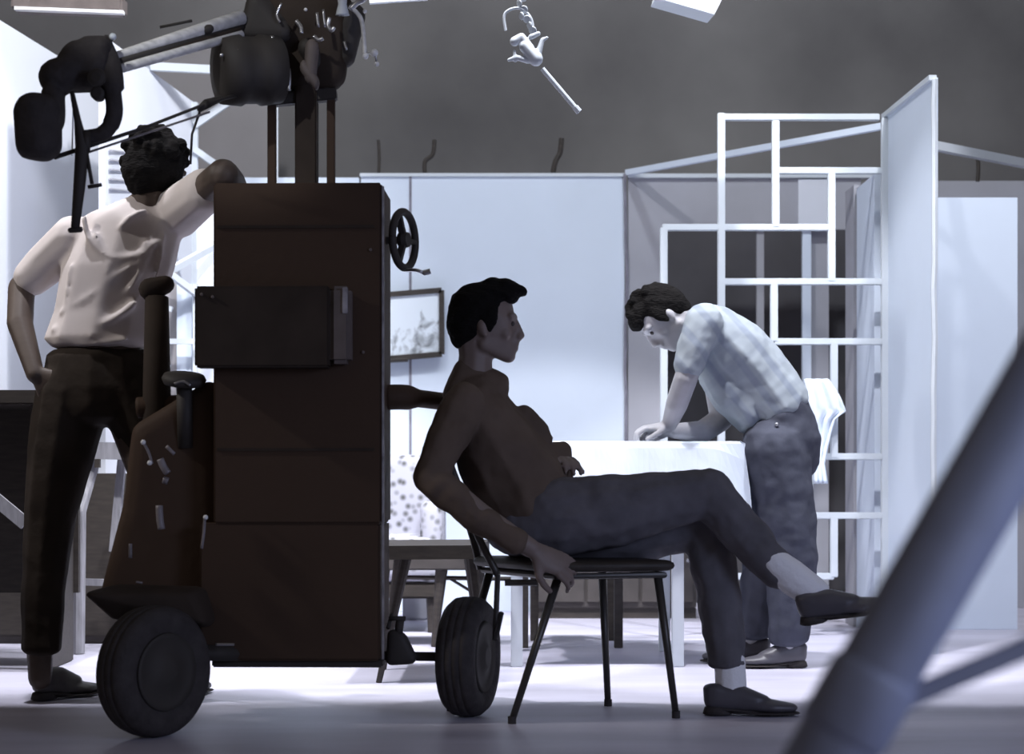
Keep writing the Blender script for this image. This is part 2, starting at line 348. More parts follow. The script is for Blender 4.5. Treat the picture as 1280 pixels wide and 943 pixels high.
# window flat with an opening
def rectx(bm, x0, x1, y0, y1, Y, d=.02): box(bm, (x0-640)*Y/F, (x1-640)*Y/F, Y, Y+d, H+(HZ-y1)*Y/F, H+(HZ-y0)*Y/F)
YW = YB
t = thing('window_flat', ((930-640)*YW/F, YW, 0), 'grey stage flat with a wide dark doorway opening, behind the bending man and lattice', 'stage flat')
bm = NB(); rectx(bm, 785, 834, 222, 764.9, YW); rectx(bm, 834, 1076, 222, 287, YW); part('canvas', bm, 'canvas_grey', t)
bm = NB(); rectx(bm, 785, 1098, 217, 222, YW-.02, .05); part('top_rail', bm, 'white', t, label='white top rail')
bm = NB(); rectx(bm, 946, 955, 284, 764, YW+.02, .03); part('post', bm, 'canvas_grey', t)
bm = NB(); rectx(bm, 1003, 1014, 284, 764, YW+.02, .03); part('post', bm, 'canvas', t)
bm = NB(); rectx(bm, 1014, 1036, 225, 764, YW+.06, .02); part('infill_panel', bm, 'canvas_grey', t, label='pale grey infill panel')
bm = NB(); rectx(bm, 998, 1036, 224, 284, YW-.01, .01); part('top_patch', bm, 'canvas_warm', t)
bm = NB(); rectx(bm, 1062, 1076, 284, 764, YW, .03); part('door_stile', bm, 'flat_grey', t)

t = thing('opening_shade_board', (P(950, 0, 9.7).x, 9.7, 0), 'dark board added to deepen the shade in the doorway opening behind the lattice', 'board')  # added dark sheet that supplies the shade inside the opening
bm = NB(); rectx(bm, 790, 1075, 240, 738, 9.7); part('board', bm, 'shade_dark', t)
bm = NB(); box(bm, P(800, 0, 9.7).x, P(1065, 0, 9.7).x, 9.7, 9.78, 0, .07); part('foot', bm, 'shade_dark', t)

# doorway reveal running back from the near flat
t = tag(link('door_reveal', (lambda b: (box(b, 1.555, 1.60, 7.72, 8.12, 0, 1.98), b)[1])(NB()), 'canvas'), 'narrow white door reveal between the lattice and the tall near flat', 'door reveal')
t2 = tag(link('door_post', (lambda b: (box(b, 1.545, 1.57, 8.14, 8.34, 0, 2.0), b)[1])(NB()), 'canvas_grey'), 'slim grey post behind the white door reveal', 'post')

# tall near flat on the right, turned almost edge on
t = thing('side_flat', (1.78, 7.2, 0), 'tall white stage flat turned nearly edge on, right of the lattice', 'stage flat')
bm = NB()
Xa, Ya, Xb, Yb_ = 1.725, 7.66, 1.60, 6.89      # far and near ends of its face
def wall_seg(bm, xa, ya, xb, yb, z0, z1, th, z1b=None):
    d = Vector((xb-xa, yb-ya, 0)).normalized(); n = Vector((-d.y, d.x, 0))*th; z1b = z1 if z1b is None else z1b
    vs = [bm.verts.new(v) for v in ((xa, ya, z0), (xb, yb, z0), (xb, yb, z1b), (xa, ya, z1))]
    vt = [bm.verts.new(v.co+n) for v in vs]
    bm.faces.new(vs); bm.faces.new(vt[::-1])
    for i in range(4): bm.faces.new((vs[i], vs[(i+1) % 4], vt[(i+1) % 4], vt[i]))
A = P(1106, 146, 7.66); B = P(1166, 97, 6.89)
wall_seg(bm, A.x, A.y, B.x, B.y, 0, A.z, .02, B.z); part('canvas', bm, 'canvas', t)
bm = NB(); tube(bm, [(B.x+.004+rg.uniform(-.003, .003), B.y-.004, z*.1) for z in range(0, 23)], .012, 6); part('rough_edge', bm, 'white', t)
bm = NB(); wall_seg(bm, A.x-.02, A.y-.02, A.x+.012, A.y-.03, 0, A.z-.02, .02); part('stile', bm, 'white', t)
bm = NB(); beam(bm, (A.x, A.y, A.z+.0), (B.x, B.y, B.z), .03, .02); part('top_edge', bm, 'white', t)

# lattice screen
YL = 7.60
t = thing('lattice_screen', ((1005-640)*YL/F, YL, 0), 'white openwork lattice room divider of uneven rectangles beside the bending man', 'lattice')
bars = [('V', 902, 141, 800), ('H', 146, 905, 1100), ('V', 970, 150, 284), ('H', 213, 970, 1104), ('V', 1040, 213, 352), ('H', 284, 828, 1040), ('V', 830, 284, 798),
        ('H', 352, 902, 1104), ('V', 968, 352, 427), ('H', 427, 968, 1104), ('V', 1043, 427, 573), ('H', 571, 830, 1104), ('H', 645, 1012, 1104), ('V', 1043, 645, 722), ('H', 721, 902, 1043), ('V', 1107, 147, 800), ('V', 1012, 571, 645)]
for k, a, b, c in bars:
    bm = NB(); hw = 4.6
    if k == 'V': box(bm, (a-hw-640)*YL/F, (a+hw-640)*YL/F, YL, YL+.03, max(0, H+(HZ-c)*YL/F), H+(HZ-b)*YL/F, .003); part('upright', bm, 'white', t)
    else: box(bm, (b-640)*YL/F, (c-640)*YL/F, YL+.002, YL+.028, H+(HZ-a-hw*.9)*YL/F, H+(HZ-a+hw*.9)*YL/F, .003); part('crossbar', bm, 'white', t)

# battens bracing the corner
def batten(a, b, w, label, m='white', name='batten'):
    bm = NB(); beam(bm, a, b, w, w); return tag(link(name, bm, m), label, 'batten')
batten(P(784, 216, YB-.005), P(1108, 157, 7.70), .028, 'pale sloping batten from the grey flat up to the tall near flat', 'canvas')
batten(P(1110, 171, 7.68), P(1420, 232, YB+.23), .038, 'white batten sloping down to the right above the white panel', 'white')

# right background
flat_panel('stage_flat', 1100, 1420, 226, YB+.25, 'pale grey stage flat at the right edge, behind the upright white panel', m='canvas_grey')
YR = 8.0
t = flat_panel('white_panel', 1160, 1272, 247, YR, 'upright plain white panel at the right edge, right of the tall near flat', m='canvas')
t['category'] = 'panel'

# left background: receding white flats
def recede(name, a, b, label, m='canvas_warm'):
    t = thing(name, ((a.x+b.x)/2, (a.y+b.y)/2, 0), label, 'stage flat')
    bm = NB(); wall_seg(bm, a.x, a.y, b.x, b.y, 0, a.z, .03, b.z); part('canvas', bm, m, t); return t
recede('side_flat', P(-60, -12, 7.105), P(150, 118, 9.04), 'white side flat at the left edge, its top sloping away behind the round boom head')
L2 = recede('side_flat', P(132, 46, 7.45), P(242, 128, 8.75), 'white louvred side flat behind the standing man\'s head')
for i in range(5):
    y = 188+12*i; bm = NB(); beam(bm, P(138, y, 7.48), P(163, y+3, 7.77), .012, .006); part('louvre', bm, 'canvas_grey', L2)
bm = NB(); e = P(244, 129, 8.75); box(bm, e.x-.016, e.x+.016, 8.72, 8.75, 0, e.z, .002); part('stile', bm, 'white', L2)
flat_panel('lit_backdrop_flat', 182, 342, 60, 9.75, 'dull grey flat added for the brighter lit backdrop high behind the white braces at the left', m='flat_grey')  # lit stretch of the backdrop put in as a paler flat
U = P(344, 60, 8.8)
bm = NB(); beam(bm, (U.x, 8.8, 0), U, .026, .026); tag(link('batten', bm, 'white'), 'thin upright white batten between the dolly posts', 'batten')
batten(P(184, 83, 8.05), P(344, 91, 8.79), .036, 'level white batten below the silver boom')
batten(P(243, 157, 8.72), P(344, 87, 8.79), .034, 'short white brace rising to the drum')
batten(P(243, 187, 8.72), P(344, 258, 8.79), .030, 'short white brace sloping down behind the raised elbow')
batten(P(206, 342, 7.72), P(344, 266, 8.79), .028, 'white brace rising between the standing man and the dolly')
batten(P(206, 338, 7.6), P(246, 368, 7.7), .026, 'white brace sloping down between the standing man and the dolly')
t = thing('shutter_frame', (P(215, 0, 7.7).x, 7.7, 0), 'white open shutter frame with crossbars, between the standing man and the dolly', 'shutter frame')
bm = NB(); rectx(bm, 221, 240, 355, 760, 7.72, .02); part('board', bm, 'canvas', t)
bm = NB(); rectx(bm, 241, 246, 355, 760, 7.7, .02); part('stile', bm, 'white', t)
bm = NB(); beam(bm, P(206, 345, 7.6), P(190, 480, 7.6), .022, .02); part('stile', bm, 'canvas_warm', t)
for (xa, ya, xb, yb) in ((188, 427, 246, 427), (197, 382, 215, 387), (190, 452, 212, 460), (200, 345, 222, 350)):
    bm = NB(); beam(bm, P(xa, ya, 7.66), P(xb, yb, 7.66), .022, .022); part('crossbar', bm, 'white', t)
bm = NB(); rectx(bm, 206, 221, 340, 760, 7.74, .02); part('backing', bm, 'flat_grey', t)
bm = NB(); box(bm, P(246, 0, 8.3).x, P(285, 0, 8.3).x, 8.3, 8.32, 0, H+(HZ-260)*8.3/F); t = tag(link('hardboard_sheet', bm, 'canvas_warm'), 'narrow pale sheet standing left of the dark dolly cabinet', 'board')
# ladders/hooks on top of the back flats
def hookp(px, pts, r, label):
    bm = NB(); tube(bm, curve([P(x, y+3, YB+.03) for x, y in pts], 4), r, 8)
    return tag(link('hanging_strap', bm, 'dark_wood'), label, 'strap')
hookp(697, [(690, 222), (694, 200), (700, 188), (702, 170)], .013, 'bent dark strap standing above the widest white flat, nearest the lamp clamp')
hookp(540, [(532, 222), (531, 200), (541, 190), (543, 172)], .011, 'dark strap above the widest white flat, right of the handwheel')
hookp(475, [(473, 222), (474, 196), (473, 172)], .008, 'thin dark strap above the left end of the widest white flat')
hookp(1222, [(1222, 224), (1223, 205), (1221, 186)], .010, 'faint dark strap above the grey flat at the right edge')

# top: hanging microphone clamp, lamps
YM = 5.9
t = thing('hanging_clamp', P(657, 40, YM), 'pale metal lamp clamp with chain and straight rod hanging against the dark backdrop', 'clamp')
bm = NB(); tube(bm, [P(678, 86, YM), P(722, 138, YM)], .0085, 10); tube(bm, [P(719, 134, YM), P(724, 140, YM)], .011, 10); part('rod', bm, 'white', t)
bm = NB()
chain(bm, [(P(656, 58, YM), .020), (P(670, 74, YM), .024)]); chain(bm, [(P(643, 52, YM), .016), (P(652, 46, YM), .013), (P(662, 60, YM), .016)])
chain(bm, [(P(636, 75, YM), .006), (P(646, 72, YM), .009), (P(660, 76, YM), .010)]); chain(bm, [(P(643, 64, YM), .006), (P(644, 76, YM), .006)])
chain(bm, [(P(672, 70, YM), .012), (P(678, 50, YM), .008), (P(684, 47, YM), .005)]); chain(bm, [(P(664, 46, YM), .010), (P(673, 42, YM), .008)])
soft(part('clamp_body', bm, 'white', t, True), .003, 2)
bm = NB(); tube(bm, curve([P(632, 38, YM), P(630, 22, YM), P(634, 14, YM), P(646, 10, YM), P(656, 14, YM), P(664, 24, YM), P(667, 40, YM)], 5), .005, 8); part('cable_loop', bm, 'white', t)
bm = NB()
for i, (x, y) in enumerate(((652, -22), (650, -12), (654, -3), (649, 4), (655, 12), (652, 20), (659, 24), (662, 32), (666, 38))):
    c = P(x, y, YM); lathe(bm, [(.006, -.004), (.012, -.003), (.014, 0), (.012, .003), (.006, .004)], c, (1 if i % 2 else .2, .6, .3), 14)
part('chain', bm, 'white', t)
bm = NB(); tube(bm, [P(651, -18, YM), (P(651, 0, YM).x, YM, 5.5)], .004, 6); part('hanging_wire', bm, 'blackmetal', t)

t = thing('batten_lamp', P(88, 0, 6.6)+Vector((0, 0, .0)), 'grey strip lamp hanging at the top left corner', 'lamp')
bm = NB(); beam(bm, P(18, 4, 6.6), P(156, 8, 6.6), .10, .062, bev=.008); part('housing', bm, 'patch', t)
bm = NB(); beam(bm, P(19, 11, 6.56), P(155, 16, 6.56), .03, .012); part('tube', bm, 'boom', t)
bm = NB()
for x in (40, 130): tube(bm, [P(x, 0, 6.6), (P(x, 0, 6.6).x, 6.6, 5.6)], .005, 6)
part('hanger', bm, 'blackmetal', t)
t = thing('flood_lamp', P(870, -5, 6.8), 'pale rectangular lamp shade dipping into the top edge, right of centre', 'lamp')
bm = NB()
c = [P(820, -3, 6.8), P(893, 18, 6.8), P(906, -8, 6.8), P(900, -40, 6.8), P(830, -42, 6.8)]
vs = [bm.verts.new(v) for v in c]; vt = [bm.verts.new(v+Vector((0, .25, .03))) for v in c]
bm.faces.new(vs); bm.faces.new(vt[::-1])
for i in range(5): bm.faces.new((vs[i], vs[(i+1) % 5], vt[(i+1) % 5], vt[i]))
part('shade', bm, 'white', t)
bm = NB(); tube(bm, [P(865, -41, 6.9), (P(865, 0, 6.9).x, 6.9, 5.6)], .01, 8); part('hanger', bm, 'blackmetal', t)
batten(P(462, 1, 6.4), P(534, -4, 6.4), .022, 'short white batten at the top edge beside the metal fittings')

# ------------------------------------------------------------------ furniture behind
# table with cloth
YT = 6.72; zt = .80
xa, xb = (640-640)*YT/F+.02, (905-640)*YT/F
tb = thing('dining_table', ((xa+xb)/2, YT, 0), 'white legged table under the white cloth, which the bending man leans on', 'table')
bm = NB(); box(bm, xa-.02, xb+.02, YT-.36, YT+.36, zt-.035, zt-.004, .004); part('tabletop', bm, 'white', tb)
bm = NB(); box(bm, xa+.03, xb-.04, YT-.31, YT-.29, zt-.11, zt-.037); part('apron', bm, 'white', tb)
for lx in (646, 847):
    for dy in (-.0, .56):
        Yl = 6.44+dy; X = (lx-640)*6.44/F; bm = NB(); box(bm, X-.021, X+.021, Yl-.02, Yl+.02, 0, zt-.037, .003); part('leg', bm, 'white', tb)
bm = NB(); n = 44
def clothz(u, v):   # u,v across the top, beyond the edge it falls
    return 0
ring = []
X0, X1, Y0_, Y1_ = xa-.03, xb+.03, YT-.372, YT+.372
per = []
for i in range(n):
    per.append((X0+(X1-X0)*i/n, Y0_, 0, -1))
for i in range(24): per.append((X1, Y0_+(Y1_-Y0_)*i/24, 1, 0))
for i in range(n): per.append((X1-(X1-X0)*i/n, Y1_, 0, 1))
for i in range(24): per.append((X0, Y1_-(Y1_-Y0_)*i/24, -1, 0))
rows = []
for j, (dz, out) in enumerate(((.002, -.012), (-.004, 0), (-.02, .006), (-.06, .012), (-.13, .022))):
    row = []
    for i, (x, y, nx, ny) in enumerate(per):
        cd = min(abs(x-X0)+abs(y-Y0_), abs(x-X1)+abs(y-Y0_), abs(x-X1)+abs(y-Y1_), abs(x-X0)+abs(y-Y1_))
        cor = math.exp(-(cd/.07)**2)
        wv = math.sin(i*.7)*.0022*j
        row.append(bm.verts.new((x+nx*(out+wv)+(.012*j*cor if x > 0 else -.012*j*cor)*(1 if ny else 0), y+ny*(out+wv), zt+dz-cor*.012*j*j*(1 if j > 1 else 0))))
    rows.append(row)
for a, b in zip(rows, rows[1:]):
    for i in range(len(a)): bm.faces.new((a[i], a[(i+1) % len(a)], b[(i+1) % len(a)], b[i]))
bm.faces.new(rows[0])
cl = tag(link('tablecloth', bm, 'cloth', None, False), 'white tablecloth with short drooping edge on the table under the bending man\'s hands', 'tablecloth')
sm = cl.modifiers.new('thick', 'SOLIDIFY'); sm.thickness = .003; sm.offset = 1

# dark low cupboard behind the table
t = thing('low_cupboard', (P(757, 0, 8.7).x, 8.7, 0), 'low dark brown cupboard against the back flats, seen beneath the chair and table', 'cupboard')
bm = NB(); box(bm, P(664, 0, 8.7).x, P(868, 0, 8.7).x, 8.6, 8.98, .05, .47, .006); part('body', bm, 'brown', t)
for xx in (666, 734, 802):
    bm = NB(); box(bm, P(xx, 0, 8.6).x, P(xx+64, 0, 8.6).x, 8.582, 8.598, .08, .44, .003); d_ = part('door', bm, 'brown', t)
    bm = NB(); lathe(bm, [(.004, 0), (.005, -.012), (.011, -.018), (.006, -.026)], (P(xx+57, 0, 8.6).x, 8.582, .28), (0, 1, 0), 12); part('knob', bm, 'metal', d_)
bm = NB(); box(bm, P(664, 0, 8.7).x, P(868, 0, 8.7).x, 8.62, 8.96, 0, .05); part('plinth', bm, 'dark_wood', t)

# dark stool behind the table
t = thing('stool', (P(714, 0, 7.2).x, 7.2, 0), 'dark stool behind the white table, only its short thin legs showing', 'stool')
bm = NB(); box(bm, P(648, 0, 7.1).x, P(780, 0, 7.1).x, 7.12, 7.5, .40, .44, .01); part('seat', bm, 'dark_wood', t)
for x, Y in ((655, 7.14), (773, 7.14), (668, 7.46), (764, 7.46)):
    X = P(x, 0, Y).x; bm = NB(); box(bm, X-.017, X+.017, Y-.015, Y+.015, 0, .40, .002); part('leg', bm, 'dark_wood', t)
# floral armchair
t = thing('armchair', (P(510, 0, 8.1).x, 8.1, 0), 'pale floral upholstered armchair behind the dolly, left of the seated man\'s elbow', 'armchair')
xl, xr = P(455, 0, 8.1).x, P(556, 0, 8.1).x
def cush(x0, x1, y0, y1, z0, z1, nm, mt='floral', r=.05):
    bm = NB(); hull(bm, *[ell((a, b, c), r) for a in (x0+r, x1-r) for b in (y0+r, y1-r) for c in (z0+r, z1-r)])
    return part(nm, bm, mt, t, True)
cush(xl, xr-.03, 8.2, 8.36, .28, .78, 'backrest'); cush(xl-.1, xr, 7.78, 8.34, .22, .42, 'seat_cushion')
cush(xr-.10, xr+.0, 7.8, 8.34, .2, .58, 'armrest'); cush(xl-.14, xl-.04, 7.8, 8.34, .2, .58, 'armrest')
bm = NB(); box(bm, xl-.12, xr-.01, 7.8, 8.3, .15, .22, .01); part('base_frame', bm, 'dark_wood', t)
for X in (xl-.08, xr-.05):
    for Y in (7.84, 8.26): bm = NB(); tube(bm, [(X, Y, 0), (X, Y, .16)], [.014, .022], 8); part('leg', bm, 'dark_wood', t)

# dark low side table, slanting edge
t = thing('side_table', (P(540, 0, 6.2).x, 6.2, 0), 'low dark side table between the dolly and the seated man', 'side table')
zt2 = H-(672-HZ)*6.2/F
a = P(470, 692, 5.85); b = P(604, 668, 6.3)
bm = NB()
c0 = [(a.x-.03, 5.83), (b.x+.0, 5.83+.06), (b.x+.02, 6.45), (a.x-.03, 6.4)]
zt2 = .455
vs = [bm.verts.new((x, y, zt2)) for x, y in c0]; vt = [bm.verts.new((x, y, zt2-.045)) for x, y in c0]
bm.faces.new(vs); bm.faces.new(vt[::-1])
for i in range(4): bm.faces.new((vs[i], vs[(i+1) % 4], vt[(i+1) % 4], vt[i]))
part('tabletop', bm, 'dark_wood', t)
for (x, y, dx, dy) in ((508, 5.95, -.09, -.02), (590, 5.98, .05, -.03), (500, 6.3, -.06, .04), (585, 6.35, .05, .04)):
    X = P(x, 0, y).x; bm = NB(); tube(bm, [(X+dx, y+dy, 0), (X, y, zt2-.04)], [.010, .019], 10); part('leg', bm, 'dark_wood', t)
# far bench
t = thing('bench', (P(545, 0, 7.3).x, 7.3, 0), 'grey topped bench with splayed dark legs, seen past the low side table', 'bench')
bm = NB(); z = H-(704-HZ)*7.3/F; box(bm, P(470, 0, 7.3).x, P(606, 0, 7.3).x, 7.15, 7.5, z-.022, z+.028, .006); part('seat', bm, 'brown', t)
for (x, dx) in ((552, -.03), (480, -.03), (598, .03)):
    for (Y, dy) in ((7.2, -.02), (7.45, .02)): bm = NB(); X = P(x, 0, Y).x; tube(bm, [(X+dx, Y+dy, 0), (X, Y, z-.02)], [.012, .026], 10); part('leg', bm, 'dark_wood', t)
bm = NB(); tube(bm, [P(500, 722, 7.3), P(640, 724, 7.3)], .009, 8); tube(bm, [P(560, 722, 7.3), P(596, 744, 7.3)], .006, 8); part('stretcher', bm, 'dark_wood', t)
bm = NB(); box(bm, P(503, 0, 8.5).x, P(534, 0, 8.5).x, 8.5, 8.7, 0, H-(722-HZ)*8.6/F, .01); tag(link('crate', bm, 'canvas_grey'), 'small grey crate on the floor behind the bench', 'crate')

# framed drawing on the back flat
Yp = YB-.05
t = thing('framed_drawing', P(497, 407, Yp), 'dark framed brush drawing on the white flat between the dolly and the seated man', 'picture')
cn = [P(443, 372, Yp), P(552, 363, Yp), P(552.5, 443, Yp), P(443, 452, Yp)]
bm = NB(); c2 = sum(cn, Vector())/4; vs = [bm.verts.new(c2+(v-c2)*.97) for v in cn]; vt = [bm.verts.new(v.co+Vector((0, .012, 0))) for v in vs]
bm.faces.new(vs); bm.faces.new(vt[::-1])
for i in range(4): bm.faces.new((vs[i], vs[(i+1) % 4], vt[(i+1) % 4], vt[i]))
part('drawing', bm, 'sketch', t)
bm = NB()
for i in range(4):
    beam(bm, cn[i], cn[(i+1) % 4], .026, .024, up=(0, 1, 0))
part('frame', bm, 'dark_wood', t)
bm = NB(); tube(bm, [P(470, 451, Yp), P(510, 449, Yp)], .014, 8); part('ledge', bm, 'dark_wood', t)

# left: trestle and dark chest
YS = FY(818)
t = thing('trestle', (P(125, 0, YS).x, YS, 0), 'pale wooden trestle stand between the standing man\'s legs and the left wheel', 'trestle')
bm = NB(); tube(bm, [P(97, 817, YS), P(98, 640, YS), P(124, 560, YS+.1)], [.028, .030, .020], 8); part('leg', bm, 'pale_wood', t)
bm = NB(); beam(bm, P(142, 690, YS+.1), P(154, 560, YS+.1), .03, .034); part('leg', bm, 'pale_wood', t)
bm = NB(); beam(bm, P(92, 563, YS+.05), P(185, 565, YS+.05), .06, .066); part('top_rail', bm, 'pale_wood', t)
bm = NB(); beam(bm, P(70, 727, YS+.04), P(150, 729, YS+.04), .02, .026); part('lower_rail', bm, 'pale_wood', t)
bm = NB(); beam(bm, P(184, 810, YS+.3), P(172, 560, YS+.2), .03, .034); part('leg', bm, 'pale_wood', t)
bm = NB(); beam(bm, P(122, 585, YS+.02), P(122, 574, YS+.02), .02, .02); part('peg', bm, 'dark_wood', t)
YC = 7.3
t = thing('dark_chest', (P(20, 0, YC).x, YC, 0), 'dark wooden chest behind the standing man\'s legs at the left edge', 'chest')
bm = NB(); box(bm, P(-25, 0, YC).x, P(180, 0, YC).x, YC, YC+.13, .03, H+(HZ-592)*YC/F, .008); part('body', bm, 'dark_wood', t)
bm = NB(); box(bm, P(-25, 0, YC).x+.03, P(180, 0, YC).x-.03, YC+.02, YC+.11, 0, .03); part('plinth', bm, 'brown', t)
t = thing('writing_desk', (P(0, 0, 6.4).x, 6.4, 0), 'dark topped desk at the left edge behind the standing man', 'desk')
bm = NB(); z = H+(HZ-491)*6.4/F; box(bm, P(-160, 0, 6.4).x, P(82, 0, 6.4).x, 6.2, 6.7, z-.05, z, .006); part('desktop', bm, 'dark_wood', t)
bm = NB(); box(bm, P(-158, 0, 6.4).x, P(76, 0, 6.4).x, 6.66, 6.69, .25, z-.05); part('back_board', bm, 'dark_wood', t)
for X in (P(-150, 0, 6.4).x, P(60, 0, 6.4).x):
    bm = NB(); box(bm, X-.03, X+.03, 6.26, 6.65, 0, z-.05, .004); part('side_panel', bm, 'dark_wood', t)
bm = NB(); beam(bm, P(-20, 612, 6.22), P(32, 655, 6.22), .016, .045); part('brace', bm, 'pale_wood', t, label='pale slanting brace')

# ------------------------------------------------------------------ studio dolly with boom
YD = 4.92
D = thing('studio_dolly', (P(375, 0, YD+.15).x, YD+.15, 0), 'dark wheeled studio dolly with tall cabinet, handwheel, machinery and long boom', 'studio dolly')
ang = math.radians(-1.2)
cor = P(477, 228, YD)
def dbox(bm, x0, x1, d0, d1, z0, z1, bev=.004):
    """box in the cabinet's own frame: x along the front from its right corner, d backwards"""
    t = bmesh.new(); box(t, x0, x1, d0, d1, z0, z1, bev); R = Matrix.Rotation(ang, 4, 'Z')
    for v in t.verts: v.co = R @ v.co + Vector((cor.x, YD, 0))
    me = bpy.data.meshes.new('t'); t.to_mesh(me); t.free(); bm.from_mesh(me); bpy.data.meshes.remove(me); return bm
def DP(x, d, z): return Matrix.Rotation(ang, 4, 'Z') @ Vector((x, d, z)) + Vector((cor.x, YD, 0))
ZT = cor.z; kx = YD/F
bm = NB(); dbox(bm, -.462, 0, 0, .28, .55, ZT, .006); cab = part('cabinet', bm, 'dolly', D)
bm = NB(); dbox(bm, -.500, -.004, .0, .28, .175, .552, .006); part('lower_cabinet', bm, 'dolly', D)
bm = NB(); dbox(bm, .0005, .006, .002, .012, .18, ZT-.01, 0); part('edge_highlight', bm, 'edge', cab)  # light catching the cabinet corner, painted as a pale strip
bm = NB(); dbox(bm, -.50, -.135, -.07, -.001, .975, 1.195, .006); part('equipment_box', bm, 'dolly2', D)
bm = NB(); dbox(bm, -.135, -.078, -.068, -.001, .985, 1.195, .012); part('side_pouch', bm, 'patch', D, label='grey pouch on the box end')
bm = NB(); dbox(bm, -.1, -.085, -.075, -.068, 1.12, 1.19, .002); part('pouch_strap', bm, 'edge', D)
for (x, z) in ((-.48, 1.172), (-.45, 1.165), (-.03, 1.30), (-.05, 1.02)): bm = NB(); lathe(bm, [(.004, 0), (.0045, -.004), (.002, -.005)], DP(x, -.071 if x < -.1 else -.001, z), (0, 1, 0), 8); part('rivet', bm, 'patch', D)

for z in (.75, 1.36): bm = NB(); dbox(bm, -.45, -.02, -.003, -.0005, z, z+.008, 0); part('panel_joint', bm, 'dolly2', cab)
# handwheel on the right side
hc = P(505, 300, YD+.12); ax = Vector((1, -.38, 0)).normalized()
bm = NB(); s1 = ax.cross(Vector((0, 0, 1))).normalized()
ringp = [hc+(s1*math.cos(a)+Vector((0, 0, 1))*math.sin(a))*.078 for a in [2*PI*k/40 for k in range(41)]]
tube(bm, ringp, .011, 10, False); hw_ = part('handwheel_rim', bm, 'blackmetal', D, True)
bm = NB()
for k in range(3):
    a = PI+2*PI*k/3; d = s1*math.cos(a)+Vector((0, 0, 1))*math.sin(a); beam(bm, hc, hc+d*.078, .018, .012)
lathe(bm, [(.02, -.014), (.024, 0), (.02, .014)], hc, ax, 20); part('handwheel_spokes', bm, 'blackmetal', D)
bm = NB(); tube(bm, [hc-ax*.06, hc+ax*.01], .011, 10); part('handwheel_shaft', bm, 'blackmetal', D)
bm = NB(); tube(bm, curve([P(508, 338, YD+.1), P(520, 338, YD+.06), P(530, 341, YD+.06), P(538, 339, YD+.06)], 4), [.005]*8+[.008]*5, 8); part('crank', bm, 'metal', D)
# column and guide posts
bm = NB(); box(bm, P(370, 0, 5.1).x, P(397, 0, 5.1).x, 5.07, 5.13, ZT-.02, H+(HZ-40)*5.1/F, .004); part('column', bm, 'dolly2', D)
for (xa_, xb_, yt) in ((335, 345.5, 118), (409, 419, 113)):
    bm = NB(); box(bm, P(xa_, 0, 5.1).x, P(xb_, 0, 5.1).x, 5.085, 5.11, ZT-.02, H+(HZ-yt)*5.1/F, .002); part('guide_post', bm, 'dolly', D)
bm = NB(); beam(bm, P(334, 126, 5.1), P(421, 118, 5.1), .04, .035, bev=.004); part('crosshead', bm, 'blackmetal', D)
# machinery on the column
bm = NB(); lathe(bm, [(.05, -.09), (.092, -.085), (.098, -.03), (.092, -.02), (.092, .02), (.098, .03), (.092, .085), (.05, .09)], P(312, 88, 5.0), (1, .5, .12), 36); dr = part('cable_drum', bm, 'blackmetal', D, True)
for (x, y, r) in ((277, 69, .006), (293, 74, .006), (297, 63, .005)): bm = NB(); hull(bm, ell(P(x, y, 4.90), r)); part('bolt', bm, 'metal', dr, True)
bm = NB(); hull(bm, ell(P(330, 20, 5.1), .05), ell(P(420, 10, 5.1), .05), ell(P(335, 95, 5.1), .045), ell(P(412, 92, 5.1), .05), ell(P(400, 40, 5.15), .07)); soft(part('gear_housing', bm, 'dolly2', D, True), .006, 4)
bm = NB(); hull(bm, ell(P(322, 6, 5.02), .035), ell(P(352, 40, 5.02), .03), ell(P(310, 40, 5.02), .025)); hull(bm, ell(P(440, 20, 5.1), .04), ell(P(430, 70, 5.1), .035), ell(P(400, 60, 5.1), .04)); hull(bm, ell(P(410, 112, 5.1), .018), ell(P(385, 60, 5.05), .03)); soft(part('motor', bm, 'blackmetal', D, True), .006, 4)
bm = NB()
for pts, r in (([(343, 86), (345, 100), (347, 105)], .008), ([(361, 86), (362, 100), (361, 113)], .007), ([(340, 45), (341, 58), (343, 62)], .007), ([(370, 26), (376, 34), (377, 42)], .008), ([(396, 16), (398, 34)], .006), ([(404, 12), (406, 34)], .005), ([(412, 22), (410, 32), (414, 38), (418, 34)], .008), ([(392, 45), (398, 50), (404, 48)], .007), ([(430, 52), (433, 62)], .005), ([(352, 4), (346, 18), (350, 28)], .005)):
    bm = NB(); tube(bm, curve([P(x, y, 4.98) for x, y in pts], 4), r*.75, 8); part('lever', bm, 'metal', D, True)
bm = NB(); hull(bm, ell(P(390, 62, 5.0), (.02, .02, .03)), ell(P(388, 92, 5.0), (.018, .02, .03))); hull(bm, ell(P(395, 104, 5.0), (.01, .02, .02)), ell(P(380, 84, 5.0), (.012, .02, .02))); part('grey_plate', bm, 'patch', D, True)
bm = NB(); tube(bm, curve([P(437, 8, 5.0), P(446, 16, 5.0), P(452, 26, 5.0), P(455, 50, 5.0), P(456, 68, 5.0)], 5), .006, 8); part('bent_rod', bm, 'boom', D, True)
for (x, y, r) in ((457, 70, .009), (468, 66, .011), (471, 80, .007), (382, 12, .005), (456, 14, .006)): bm = NB(); hull(bm, ell(P(x, y, 5.0), r)); part('knob', bm, 'boltwhite', D, True)
bm = NB(); tube(bm, [P(456, 66, 5.0), P(469, 66, 5.0), P(471, 80, 5.0)], .0035, 6); part('link_rod', bm, 'metal', D, True)
bm = NB(); lathe(bm, [(.014, -.03), (.012, -.01), (.018, .015), (.02, .02)], P(428, 10, 5.0), (0, .1, -1), 20); part('bell_cap', bm, 'white', D, True)
